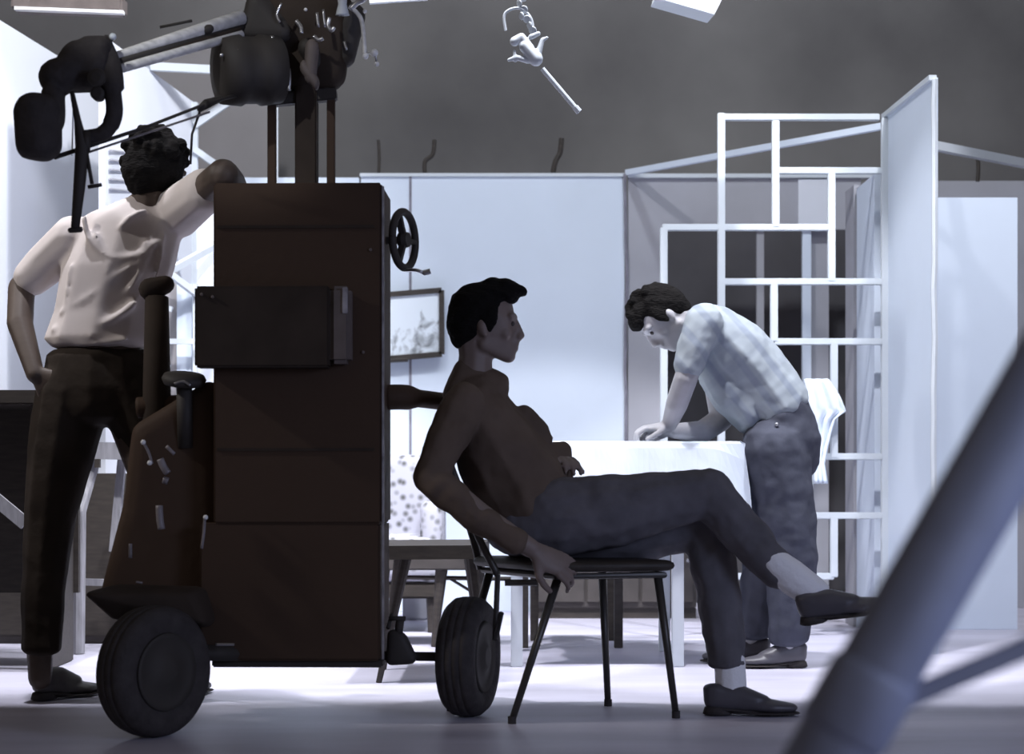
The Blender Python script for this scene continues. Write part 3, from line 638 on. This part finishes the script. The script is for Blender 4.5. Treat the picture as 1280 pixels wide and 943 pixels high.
bm = NB(); tube(bm, curve([P(438, 12, 5.0), P(446, 4, 5.0), P(456, -2, 5.0), P(470, -20, 5.0)], 5), .008, 8); part('upper_rod', bm, 'metal', D, True)
# boom
def bar2(a, b, w, h, nm, m, bev=.003): bm = NB(); beam(bm, a, b, w, h, bev=bev); return part(nm, bm, m, D)
b0 = P(140, 84, 4.7); b1 = P(305, 28, 5.0)
bm = NB(); tube(bm, [P(142, 72, 4.7), P(302, 22, 5.0)], [.013, .021], 12); part('boom_tube', bm, 'boom', D, True)
bm = NB(); tube(bm, [P(148, 78, 4.7), P(302, 33, 5.0)], .011, 12); part('boom_tube', bm, 'blackmetal', D, True)
bm = NB(); tube(bm, [P(143, 88, 4.68), P(302, 43, 4.98)], .012, 12); part('boom_tube', bm, 'boom', D, True)
bm = NB(); tube(bm, [P(145, 82, 4.7), P(300, 38, 4.98)], .009, 12); part('boom_tube', bm, 'dolly2', D, True)
bm = NB(); hull(bm, ell(P(255, 38, 4.9), .014), ell(P(262, 36, 4.9), .012)); tube(bm, [P(200, 34, 4.9), P(240, 26, 4.9)], .004, 6); part('boom_clip', bm, 'blackmetal', D, True)
bm = NB(); tube(bm, [P(68, 197, 4.6), P(180, 160, 4.75), P(262, 128, 4.85), P(300, 118, 4.95)], [.006, .0045, .004, .006], 8); part('control_rod', bm, 'blackmetal', D, True)
bm = NB(); tube(bm, [P(100, 194, 4.62), P(262, 140, 4.85)], .003, 8); part('control_rod', bm, 'pipe', D, True)
bm = NB(); chain(bm, [(P(250, 136, 4.85), .009), (P(258, 130, 4.85), .013), (P(276, 123, 4.9), .008)]); part('rod_clamp', bm, 'blackmetal', D, True)
bm = NB(); tube(bm, [P(251, 136, 4.85), P(240, 168, 4.85), P(238, 205, 4.9)], .0035, 6); part('pull_cord', bm, 'blackmetal', D, True)
# boom head: round canisters on a yoke
bm = NB()
hull(bm, ell(P(45, 133, 4.55), (.05, .06, .035)), ell(P(52, 185, 4.55), (.045, .06, .035)), ell(P(32, 140, 4.55), (.03, .05, .03)), ell(P(34, 182, 4.55), (.028, .05, .035)), ell(P(64, 135, 4.55), (.025, .05, .03)), ell(P(66, 180, 4.55), (.022, .05, .03)))
soft(part('front_canister', bm, 'rubber', D, True), .006, 6)
bm = NB()
hull(bm, ell(P(72, 97, 4.62), (.05, .06, .048)), ell(P(84, 92, 4.62), (.05, .06, .045)))
hull(bm, ell(P(100, 72, 4.65), (.05, .06, .045)), ell(P(128, 78, 4.65), (.03, .06, .05)), ell(P(82, 95, 4.65), (.04, .06, .045)), ell(P(120, 100, 4.65), (.04, .06, .03)))
hull(bm, ell(P(112, 62, 4.65), (.035, .05, .035)), ell(P(132, 64, 4.65), (.02, .05, .04)), ell(P(100, 85, 4.65), .04))
hull(bm, ell(P(66, 120, 4.6), (.03, .05, .03)), ell(P(74, 140, 4.58), (.012, .05, .05)))
soft(part('rear_canister', bm, 'rubber', D, True), .006, 6)
bm = NB(); lathe(bm, [(.012, -.01), (.022, -.006), (.024, 0), (.02, .01)], P(121, 97, 4.56), (0, 1, 0), 20); lathe(bm, [(.012, -.01), (.018, -.006), (.018, .02)], P(122, 117, 4.6), (0, 1, 0), 20); part('adjusting_knob', bm, 'blackmetal', D)
bm = NB(); tube(bm, curve([P(128, 60, 4.66), P(138, 85, 4.64), P(141, 115, 4.62), P(143, 140, 4.62), P(137, 158, 4.62), P(125, 168, 4.62), P(100, 172, 4.62)], 6), [.03]*12+[.022]*12+[.02]*6+[.018]*7, 12); part('yoke', bm, 'rubber', D, True)
bm = NB(); tube(bm, [P(136, 45, 4.66), P(133, 70, 4.66)], .012, 8); part('bolt', bm, 'rubber', D, True)
bm = NB(); hull(bm, ell(P(141, 46, 4.62), .0095)); part('pilot_lamp', bm, 'glass', D, True, 'small bright round lamp')
# hanging handle
bm = NB(); tube(bm, [P(90, 115, 4.6), P(97, 150, 4.6), P(103, 185, 4.6), P(99, 235, 4.6), P(94, 285, 4.6)], [.006, .009, .018, .015, .011], 10); hull(bm, ell(P(88, 288, 4.6), .007), ell(P(100, 287, 4.6), .008))
tube(bm, [P(108, 165, 4.6), P(107, 190, 4.6)], .012, 8); tube(bm, [P(108, 190, 4.6), P(115, 230, 4.6)], .005, 8); tube(bm, [P(110, 234, 4.6), P(127, 231, 4.6)], .005, 8)
part('grip_handle', bm, 'blackmetal', D, True)
bm = NB(); tube(bm, [P(92, 120, 4.7), P(90, 195, 4.7)], .0022, 6); part('grip_cable', bm, 'metal', D)
# push bar, steering column, drive gear
bm = NB(); tube(bm, curve([P(482, 497, 5.12), P(510, 497, 5.15), P(560, 503, 5.34)], 4), [.036]*5+[.026]*4, 12); part('push_bar', bm, 'dolly', D, True)
bm = NB(); tube(bm, curve([P(262, 505, 5.15), P(200, 508, 5.15), P(172, 510, 5.15)], 4), .03, 12); part('push_bar', bm, 'dolly', D, True)
bm = NB(); tube(bm, [P(198, 760, 5.15), P(196, 480, 5.15), P(196, 372, 5.18)], [.05, .04, .034], 12); chain(bm, [(P(188, 362, 5.18), .034), (P(207, 356, 5.18), .026)]); part('steering_column', bm, 'dolly2', D, True)
bm = NB(); lathe(bm, [(.02, -.02), (.055, -.015), (.062, .0), (.055, .012), (.02, .018)], P(230, 474, 5.0), (.1, -.25, 1), 28); seat_ = part('operator_seat', bm, 'blackmetal', D, True)
bm = NB(); tube(bm, curve([P(218, 480, 4.94), P(229, 477, 4.94), P(238, 482, 4.94)], 4), .004, 6); part('seat_highlight', bm, 'metal', seat_, True)  # highlight on the seat modelled as a thin bright arc
bm = NB(); tube(bm, [P(230, 478, 5.0), P(232, 560, 5.02)], .022, 10); part('seat_post', bm, 'blackmetal', D, True)
bm = NB(); hull(bm, ell(P(184, 545, 5.05), .045), ell(P(262, 490, 5.05), .03), ell(P(262, 770, 5.05), .04), ell(P(172, 650, 5.05), .045)); hull(bm, ell(P(172, 640, 5.05), .045), ell(P(142, 738, 5.05), .035), ell(P(230, 650, 5.05), .04), ell(P(250, 770, 5.05), .04)); soft(part('drive_casing', bm, 'dolly', D, True), .008, 4)
bm = NB(); hull(bm, ell(P(118, 743, 4.78), (.02, .05, .01)), ell(P(150, 740, 4.85), (.04, .08, .02)), ell(P(240, 742, 4.85), (.04, .08, .02)), ell(P(258, 775, 4.85), (.02, .08, .02)), ell(P(152, 770, 4.85), (.03, .06, .01))); soft(part('mudguard', bm, 'dolly2', D, True), .006, 4)
bm = NB()
for pts, r in (([(179, 553), (186, 566), (190, 580)], .004), ([(208, 558), (218, 568)], .005), ([(200, 574), (205, 585), (210, 592)], .010), ([(204, 600), (210, 602)], .010), ([(199, 632), (200, 650), (202, 662)], .010), ([(256, 645), (255, 665), (252, 686)], .004), ([(163, 680), (163, 698)], .005), ([(170, 728), (178, 729)], .003), ([(247, 745), (251, 749)], .004)):
    bm = NB(); tube(bm, curve([P(x, y, 4.88) for x, y in pts], 3), r, 8); part('pipe_fitting', bm, 'pipe', D, True)
for (x, y) in ((179, 553), (187, 579), (257, 647)): bm = NB(); hull(bm, ell(P(x, y, 4.87), .007)); part('pipe_cap', bm, 'boltwhite', D, True)
# undercarriage
bm = NB(); dbox(bm, -.47, 0.0, .02, .26, .155, .18, .004); part('chassis_plate', bm, 'blackmetal', D)
bm = NB(); tube(bm, [P(200, 815, 4.82), P(320, 818, 4.98)], .022, 12); part('axle', bm, 'blackmetal', D, True)
bm = NB(); tube(bm, [P(270, 806, 4.8), P(292, 806, 4.84)], .004, 6); part('axle_rod', bm, 'metal', D)
bm = NB(); tube(bm, [P(470, 820, 5.0), P(590, 822, 5.1)], .013, 12); part('axle', bm, 'blackmetal', D, True)
bm = NB(); hull(bm, ell(P(492, 795, 5.0), .018), ell(P(500, 800, 5.0), .022), ell(P(490, 824, 5.0), .018), ell(P(512, 822, 5.0), .02)); tube(bm, [P(498, 795, 5.0), P(500, 776, 5.0)], .012, 8); tube(bm, [P(486, 773, 5.0), P(507, 774, 5.0)], .007, 8); part('steering_knuckle', bm, 'blackmetal', D, True)
bm = NB(); tube(bm, [P(485, 786, 5.0), P(490, 768, 5.02)], .006, 8); part('brake_lever', bm, 'blackmetal', D)
def wheel(c, axis, R, wd):
    a = Vector(axis).normalized(); bm = NB()
    prof = [(R*.55, -wd*.36), (R*.72, -wd*.48), (R*.88, -wd*.46), (R*.975, -wd*.30), (R*.985, -wd*.20), (R*.972, -wd*.18), (R*.995, -wd*.16), (R, -.02*wd), (R*.982, 0), (R, .02*wd), (R*.995, wd*.16), (R*.972, wd*.18), (R*.985, wd*.20), (R*.975, wd*.30), (R*.88, wd*.46), (R*.72, wd*.48), (R*.55, wd*.36)]
    lathe(bm, prof, c, a, 56); ty = part('wheel', bm, 'rubber', D, True)
    bm = NB(); lathe(bm, [(.02, -wd*.5), (.03, -wd*.5), (.045, -wd*.42), (R*.5, -wd*.40), (R*.58, -wd*.46), (R*.60, -wd*.38)], c, a, 40); lathe(bm, [(.02, wd*.5), (.03, wd*.5), (.045, wd*.42), (R*.5, wd*.40), (R*.58, wd*.46), (R*.60, wd*.38)], c, a, 40); part('wheel_hub', bm, 'blackmetal', ty, True)
Yw1 = FY(925)
wheel(Vector((P(191, 0, Yw1+.03).x, Yw1+.05, .172)), (1, -.72, 0), .172, .115)
wheel(Vector((P(585.5, 0, 5.08).x, 5.10, .170)), (1, -.27, 0), .170, .115)
wheel(Vector((P(196, 0, 5.6).x, 5.62, .172)), (1, 0, 0), .172, .10)
bm = NB(); tube(bm, [(P(196, 0, 5.6).x, 5.62, .172), DP(-.25, .30, .172)], .016, 10); part('rear_fork', bm, 'blackmetal', D)

# ------------------------------------------------------------------ chair under the seated man
Cc = thing('metal_chair', (.20, 5.14, 0), 'tubular metal chair with splayed legs that the seated man sits on', 'chair')
zs = .425
foot = {'rn': P(640, 905, FY(905)), 'fn': P(845, 898, FY(898)), 'ff': P(760, 883, FY(883)), 'rf': Vector((-.178, 5.22, 0))}
top = {'rn': Vector(((697-640)*5.0/F, 5.0, zs-.03)), 'fn': Vector(((822-640)*5.07/F, 5.07, zs-.02)), 'ff': Vector(((753-640)*5.33/F, 5.36, zs-.02)), 'rf': Vector(((612-640)*5.3/F, 5.32, zs-.03))}
for k_ in foot:
    bm = NB(); f_ = foot[k_].copy(); f_.z = .008; tube(bm, [f_, top[k_]], [.0095, .0125], 12); lg = part('leg', bm, 'chrome_dark', Cc, True)
    bm = NB(); g = f_.copy(); tube(bm, [Vector((g.x, g.y, 0)), Vector((g.x, g.y, .02))], .012, 10); part('foot_cap', bm, 'rubber', lg)
bm = NB(); q = [top['rn'], top['fn'], top['ff'], top['rf']]
cx = sum(q, Vector())/4; ring = [cx+(v-cx)*1.08 for v in q]
hull(bm, *[ell((v.x, v.y, zs+.005), (.03, .03, .016)) for v in ring]); part('seat', bm, 'dark_wood', Cc, True)
bm = NB(); pts = [Vector((v.x, v.y, zs-.022)) for v in ring]; tube(bm, pts+[pts[0]], .009, 8); part('seat_rail', bm, 'chrome_dark', Cc)
bm = NB()
bn = Vector((P(622, 0, 5.02).x, 5.04, zs-.02)); bf = Vector((P(600, 0, 5.3).x, 5.34, zs-.02))
tube(bm, curve([bn, bn+Vector((-.06, 0, .12)), bn+Vector((-.13, .01, .30)), bn+Vector((-.145, .08, .34)), bf+Vector((-.12, -.05, .34)), bf+Vector((-.10, 0, .30)), bf+Vector((-.03, 0, .12)), bf], 5), .011, 10); part('back_frame', bm, 'chrome_dark', Cc, True)
bm = NB(); hull(bm, *[ell(v, (.008, .02, .03)) for v in (bn+Vector((-.115, .02, .20)), bn+Vector((-.135, .03, .30)), bf+Vector((-.08, -.02, .20)), bf+Vector((-.10, -.03, .30)))]); part('backrest', bm, 'dark_wood', Cc, True)
bm = NB(); tube(bm, [bn, Vector((P(628, 0, 5.1).x-.02, 5.06, .22)), Vector((P(640, 0, 4.95).x-.03, 5.0, .30))], .008, 8); tube(bm, [Vector((-.02, 5.0, zs-.04)), Vector((.07, 5.0, zs-.04))], .009, 8); part('stretcher', bm, 'chrome_dark', Cc)
# ------------------------------------------------------------------ seated man
YP = 5.2
def p(x, y, d=0): return P(x, y, YP+d)
SM = thing('person', (P(655, 0, YP).x, YP, 0), 'person in dark clothes and white socks, sitting in profile facing right with legs crossed', 'person')
body = NB(); hair = NB()
Rh = frame3((1, -.05, -.02), (0, 0, 1))
hc_ = p(606, 402)
eyes = head_parts(body, hair, hc_, Rh, p(592, 478), 1.0, 'quiff')
chain(body, [(p(592, 478), .055), (p(600, 520), (.09, .14, .08)), (p(645, 610), (.10, .13, .09)), (p(672, 652), (.10, .14, .09))])
chain(body, [(p(582, 506, -.15), .045), (p(543, 598, -.25), .038), (p(600, 645, -.27), .036), (p(664, 686, -.25), .027)])
chain(body, [(p(592, 506, .15), .045), (p(640, 590, .22), .036), (p(690, 568, .10), .026)])
hand(body, p(668, 688, -.25), (.75, .1, -.42), (.15, .75, -.6), -1, .65, 1.02)
hand(body, p(690, 570, .08), (.35, -.85, -.1), (-.1, 0, -1), 1, .5, .95)
chain(body, [(p(690, 645, -.09), .075), (p(884, 616, -.06), .048), (p(985, 718, -.14), .036), (p(1018, 740, -.16), .034)])
chain(body, [(p(690, 655, .08), .075), (p(882, 652, .04), .048), (p(912, 830, -.06), .034), (p(912, 866, -.06), .034)])
soft(part('body', body, 'skin', SM, True), .0055, 4)
soft(part('hair', hair, 'hair', SM, True), .005, 3, .006, .02)
for e in eyes: bm = NB(); hull(bm, ell(e, .0075)); part('eye', bm, 'eye', SM, True)
jk = NB()
chain(jk, [(p(598, 476), (.060, .066, .03)), (p(594, 496), (.085, .15, .05)), (p(606, 535), (.118, .18, .10)), (p(643, 596), (.157, .165, .10)), (p(662, 640), (.15, .175, .11))])
hull(jk, ell(p(580, 464), (.032, .05, .035)), ell(p(626, 476), (.025, .05, .02)), ell(p(600, 490), (.085, .09, .03)), ell(p(566, 492), (.03, .10, .03)))   # collar
hull(jk, ell(p(655, 515), .022), ell(p(680, 538), .022), ell(p(640, 540), .05))
hull(jk, ell(p(702, 566, .05), .034), ell(p(694, 605, .02), .06), ell(p(660, 580), .06))
hull(jk, ell(p(683, 535), .008), ell(p(686, 548), .014), ell(p(664, 540), .03))
chain(jk, [(p(580, 506, -.15), .064), (p(556, 555, -.21), .055), (p(539, 598, -.25), .050), (p(590, 642, -.27), .044), (p(645, 676, -.26), .038)])
chain(jk, [(p(592, 506, .15), .064), (p(618, 550, .2), .054), (p(642, 592, .22), .048), (p(684, 566, .12), .034)])
soft(part('jacket', jk, 'jacket', SM, True), .0065, 5, .016, .07)
tr = NB()
chain(tr, [(p(658, 655), (.135, .175, .10)), (p(690, 648, -.07), (.13, .12, .118)), (p(760, 640, -.08), .106), (p(830, 626, -.07), .084), (p(884, 618, -.06), .072)])
chain(tr, [(p(886, 618, -.06), .074), (p(930, 668, -.09), .066), (p(972, 714, -.13), (.056, .056, .052))])
chain(tr, [(p(670, 665, .08), .11), (p(780, 668, .07), .10), (p(880, 652, .04), .072)])
chain(tr, [(p(882, 652, .04), .074), (p(898, 740, 0), .066), (p(907, 815, -.04), (.058, .058, .04)), (p(908, 832, -.05), (.056, .056, .012))])
soft(part('trousers', tr, 'slacks', SM, True), .0065, 5, .014, .06)
sk = NB(); chain(sk, [(p(968, 705, -.14), .045), (p(990, 722, -.15), .05), (p(1018, 742, -.16), .046)]); soft(part('sock', sk, 'sock', SM, True), .005, 3)
sk = NB(); chain(sk, [(p(912, 826, -.05), .046), (p(914, 862, -.06), .046)]); soft(part('sock', sk, 'sock', SM, True), .005, 3)
hl = P(880, 895, FY(895)); shoe(SM, (hl.x, FY(895)+.01, 0), (hl.x+.268, FY(895)-.01, 0))
shoe(SM, p(1003, 782, -.17), p(1110, 762, -.22), (0.10, -.25, 1), label='shoe of the raised foot')

# ------------------------------------------------------------------ standing man at the left
YA = 5.42
def q_(x, y, d=0): return P(x, y, YA+d)
LM = thing('person', (P(110, 0, YA).x, YA, 0), 'person standing with back turned, pale short-sleeved shirt, hand on hip, elbow on the dolly', 'person')
body = NB(); hair = NB()
eyes = head_parts(body, hair, q_(195, 216), frame3((.45, .9, -.05), (0.02, 0, 1)), q_(183, 258), 1.0, 'thick')
chain(body, [(q_(183, 258), .055), (q_(165, 290), (.14, .08, .05)), (q_(145, 350), (.13, .09, .1)), (q_(122, 460), (.13, .1, .1))])
el = Vector((P(279, 0, 5.10).x, 5.10, ZT+.050)); wr = Vector((P(300, 0, 5.24).x-.012, 5.30, ZT+.040))
chain(body, [(q_(222, 268), .05), (el, .047)]); chain(body, [(el, .047), ((el+wr)/2, .042), (wr, .029)])
hand(body, wr, (.2, 1, -.1), (0, -.1, -1), 1, .5, 1.0)
chain(body, [(q_(88, 300), .05), (q_(27, 360, .06), .041), (q_(25, 405, .0), .040), (q_(44, 468, -.07), .028)])
hand(body, q_(44, 468, -.07), (.75, -.1, -.35), (.35, .9, -.1), -1, .5, 1.0)
chain(body, [(q_(92, 480), .09), (q_(64, 645), .055), (q_(50, 800), .042), (q_(50, 848), .036)])
chain(body, [(q_(155, 480), .09), (q_(203, 645), .055), (q_(200, 800), .042), (q_(200, 848), .036)])
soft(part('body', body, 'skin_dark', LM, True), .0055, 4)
soft(part('hair', hair, 'hair', LM, True), .005, 2, .008, .02)
for e in eyes: bm = NB(); hull(bm, ell(e, .0075)); part('eye', bm, 'eye', LM, True)
sh = NB()
chain(sh, [(q_(182, 254), (.062, .06, .03)), (q_(165, 280), (.16, .105, .055)), (q_(148, 335), (.172, .125, .10)), (q_(134, 390), (.160, .12, .09)), (q_(126, 425), (.172, .125, .045))])
hull(sh, ell(q_(222, 268), .07), ell(q_(150, 300), (.12, .1, .07)), ell(q_(185, 262), .05))
hull(sh, ell(q_(190, 250), (.064, .064, .034)), ell(q_(180, 268), (.10, .08, .03)))
el2 = q_(222, 268)+(el-q_(222, 268))*.62
chain(sh, [(q_(222, 266), .078), (el2, .066)])
chain(sh, [(q_(92, 298), .070), (q_(58, 330, .04), .066), (q_(40, 347, .05), .058)])
so = soft(part('shirt', sh, 'shirt', LM, True), .0065, 10)
# draped folds running across the back
def fold(pts, r):
    bm = NB(); tube(bm, curve(pts, 6), [r*.3]+[r]*(6*(len(pts)-1)-1)+[r*.3], 8); return bm
fb = NB()
for pts, r in (([(105, 268), (112, 300), (140, 322), (175, 318), (198, 300)], .010), ([(64, 412), (100, 412), (140, 400), (172, 376)], .011), ([(74, 392), (110, 372), (150, 342), (190, 318)], .009), ([(150, 285), (165, 270), (185, 262)], .009), ([(66, 428), (110, 430), (160, 424)], .008), ([(118, 288), (128, 310), (150, 330)], .006), ([(182, 300), (176, 335), (160, 365)], .007), ([(205, 290), (200, 330), (190, 360)], .006), ([(88, 330), (84, 360), (80, 395)], .006)):
    ps = []
    for x, y in pts:
        ps.append(q_(x, y, -.115+((x-140)/200.)**2*.35))
    tube(fb, curve(ps, 6), [r*.4]+[r]*(6*(len(ps)-1)-1)+[r*.4], 8)
# folds are fused with the shirt surface
me_ = so.data; b_ = bmesh.new(); b_.from_mesh(me_)
off = world_loc(so)
for v in fb.verts: v.co -= off
mt = bpy.data.meshes.new('t'); fb.to_mesh(mt); fb.free(); b_.from_mesh(mt); b_.to_mesh(me_); b_.free(); bpy.data.meshes.remove(mt)
tr = NB()
chain(tr, [(q_(124, 445), (.162, .118, .035)), (q_(124, 485), (.175, .13, .08)), (q_(124, 510), (.16, .125, .06))])
chain(tr, [(q_(92, 490), .115), (q_(78, 560), .104), (q_(63, 645), .078), (q_(54, 740), .066), (q_(52, 812), (.060, .066, .02))])
chain(tr, [(q_(160, 490), .11), (q_(196, 560), .09), (q_(205, 645), .076), (q_(203, 740), .066), (q_(200, 820), (.062, .066, .02))])
soft(part('trousers', tr, 'black_slacks', LM, True), .0065, 5, .006, .09)
h0 = P(46, 876, FY(876)); d0 = Vector((.50, .62, 0)).normalized()
shoe(LM, (h0.x-.0, h0.y-.03, 0), (h0.x+.15, h0.y+.16, 0), m='shoe_worn', k=1.15, label='scuffed dark shoe')
h1 = P(196, 876, FY(876)); shoe(LM, (h1.x, h1.y-.02, 0), (h1.x+.12, h1.y+.22, 0), m='shoe_worn')

# ------------------------------------------------------------------ bending man at the table
YE = 6.48
def r_(x, y, d=0): return P(x, y, YE+d)
BM = thing('person', (P(980, 0, YE).x, YE, 0), 'person in pale checked shirt bending over the table, leaning on both hands', 'person')
body = NB(); hair = NB()
eyes = head_parts(body, hair, r_(826, 394), frame3((-.55, -.16, -.84), (-.84, 0, .53)), r_(870, 412), 1.0, 'short')
chain(body, [(r_(870, 412), .055), (r_(900, 425), (.10, .14, .09)), (r_(950, 480), (.1, .12, .1)), (r_(978, 540), (.1, .13, .1))])
hz = zt+.018
def onT(x, Y, z=hz): return Vector(((x-640)*Y/F, Y, z))
w1 = onT(836, 6.44, zt+.062); w2 = onT(842, 6.52, zt+.045)
chain(body, [(r_(878, 412, -.16), .05), (r_(857, 474, -.17), .043), (r_(846, 505, -.12), .041), (w1, .028)])
chain(body, [(r_(885, 420, .16), .05), (r_(902, 524, .12), .044), (r_(878, 540, .1), .042), (w2, .028)])
hand(body, w1, (-1, -.05, -.10), (0, .1, -1), 1, .95, 1.0)
hand(body, w2, (-1, -.15, -.02), (0, -.1, -1), -1, .85, 1.0)
chain(body, [(r_(968, 560, -.09), .085), (r_(985, 680, -.09), .055), (r_(985, 790, -.08), .04), (r_(985, 812, -.08), .036)])
chain(body, [(r_(978, 560, .09), .085), (r_(962, 680, .09), .055), (r_(940, 785, .1), .04), (r_(936, 805, .1), .036)])
soft(part('body', body, 'skin_pale', BM, True), .0055, 4)
soft(part('hair', hair, 'hair', BM, True), .005, 3, .006, .02)
for e in eyes: bm = NB(); hull(bm, ell(e, .0075)); part('eye', bm, 'eye', BM, True)
sh = NB()
Rb = Matrix.Rotation(math.radians(-38), 3, 'Y')
chain(sh, [(r_(872, 410), (.05, .07, .055)), (r_(892, 415), (.10, .17, .10), Rb), (r_(918, 442), (.135, .18, .12), Rb), (r_(950, 480), (.13, .165, .12), Rb), (r_(974, 512), (.125, .165, .07), Rb)])
hull(sh, ell(r_(870, 436), (.05, .12, .05)), ell(r_(905, 500), (.04, .13, .05)), ell(r_(935, 525), (.05, .13, .05)), ell(r_(930, 470), (.1, .14, .08)))
chain(sh, [(r_(880, 404, -.16), .072), (r_(868, 432, -.17), .062), (r_(861, 456, -.17), .056)])
chain(sh, [(r_(888, 415, .16), .072), (r_(893, 470, .15), .062)])
soft(part('shirt', sh, 'plaid', BM, True), .0065, 4, .010, .06)
tr = NB()
chain(tr, [(r_(972, 520), (.13, .16, .06), Rb), (r_(978, 550), (.140, .168, .12)), (r_(972, 580), (.15, .16, .08))])
chain(tr, [(r_(968, 565, -.08), .128), (r_(982, 640, -.09), .108), (r_(990, 700, -.09), .094), (r_(986, 800, -.08), (.075, .07, .03))])
chain(tr, [(r_(975, 565, .08), .125), (r_(968, 640, .09), .1), (r_(958, 700, .09), .088), (r_(942, 790, .1), (.074, .07, .03))])
soft(part('trousers', tr, 'slacks_blue', BM, True), .0065, 5, .014, .07)
bm = NB(); hull(bm, ell(r_(971, 531, -.165), .008)); part('rivet', bm, 'metal', BM, True)
hh = P(1002, 832, FY(832)); shoe(BM, (hh.x, YE-.08, 0), (hh.x-.235, YE-.10, 0))
hh = P(958, 822, FY(826)); shoe(BM, (hh.x-.0, YE+.10, 0), (hh.x-.25, YE+.08, 0))

# white cloth slung over the lattice
bm = NB(); Yc = YL-.035
outl = [(1008, 478), (1034, 474), (1048, 492), (1058, 512), (1046, 522), (1038, 545), (1030, 574), (1034, 604), (1018, 605), (1014, 570), (1020, 530), (1012, 505)]
G = {}
nx, ny = 14, 26
def inside_span(v):
    y = 474+v*(605-474)
    L = [(478, 1006), (505, 1010), (540, 1016), (574, 1016), (605, 1018)]; Rr = [(474, 1036), (495, 1050), (514, 1058), (524, 1044), (560, 1034), (580, 1030), (605, 1034)]
    def itp(T):
        for (a0, b0), (a1, b1) in zip(T, T[1:]):
            if y <= a1: return b0+(b1-b0)*max(0, (y-a0))/(a1-a0)
        return T[-1][1]
    return itp(L), itp(Rr), y
gr = []
for j in range(ny+1):
    x0, x1, y = inside_span(j/ny); gr.append([bm.verts.new(P(x0+(x1-x0)*i/nx, y, Yc-.012*math.sin(i*1.3+j*.2)-.01*math.sin(j*.3))) for i in range(nx+1)])
for j in range(ny):
    for i in range(nx): bm.faces.new((gr[j][i], gr[j][i+1], gr[j+1][i+1], gr[j+1][i]))
o = tag(link('hanging_cloth', bm, 'cloth', None, True), 'white cloth slung over the lattice behind the bending man\'s hips', 'cloth')
s_ = o.modifiers.new('thick', 'SOLIDIFY'); s_.thickness = .004

# ------------------------------------------------------------------ foreground tripod, out of focus
YF = 1.5
TR = thing('tripod', (.55, YF+.05, 0), 'large blurred blue-grey tripod leg crossing the lower right foreground', 'tripod')
ap = P(1462, 205, YF); ft = Vector((P(645, 0, YF).x, YF, .0))
low = P(1040, 932, YF)
d_ = (ap-P(1062, 900, YF)).normalized(); A0 = P(1062, 900, YF)
k = A0.z/d_.z; F0 = A0-d_*k
bm = NB(); tube(bm, [A0-d_*.16, A0, ap], [.033, .0345, .0345], 28)
part('leg', bm, 'tripod', TR, True)
bm = NB(); tube(bm, [F0+d_*.03, A0-d_*.1], .028, 24); part('lower_leg', bm, 'tripod', TR, True)
bm = NB(); tube(bm, [A0-d_*.02, A0-d_*.01, A0+d_*.04, A0+d_*.05], [.033, .038, .038, .033], 28); part('leg_clamp', bm, 'tripod', TR, True)
bm = NB(); lathe(bm, [(.004, 0), (.02, .03), (.026, .06)], F0, d_, 12); part('foot', bm, 'rubber', TR)
F2 = Vector((1.15, YF+.05, 0)); F3 = Vector((.58, YF+.75, 0))
F3 = Vector((.95, YF+.6, 0))
for ff_ in (F2, F3):
    bm = NB(); dd = (ap-ff_).normalized(); beam(bm, ff_+dd*.03, ap, .045, .06, bev=.006); part('leg', bm, 'tripod', TR)
    bm = NB(); lathe(bm, [(.004, 0), (.02, .03), (.026, .06)], ff_, dd, 12); part('foot', bm, 'rubber', TR)
bm = NB(); sp0 = P(1108, 884, YF); dd = (ap-F2); t_ = .30; sp1 = F2+dd*t_; sp1 = P(1600, 672, YF)
beam(bm, P(1095, 890, YF), P(1345, 783, YF+.01), .012, .017); part('spreader', bm, 'tripod', TR)
bm = NB(); lathe(bm, [(.05, -.03), (.06, 0), (.06, .06), (.04, .09)], ap, (0, 0, 1), 24); part('tripod_head', bm, 'blackmetal', TR)
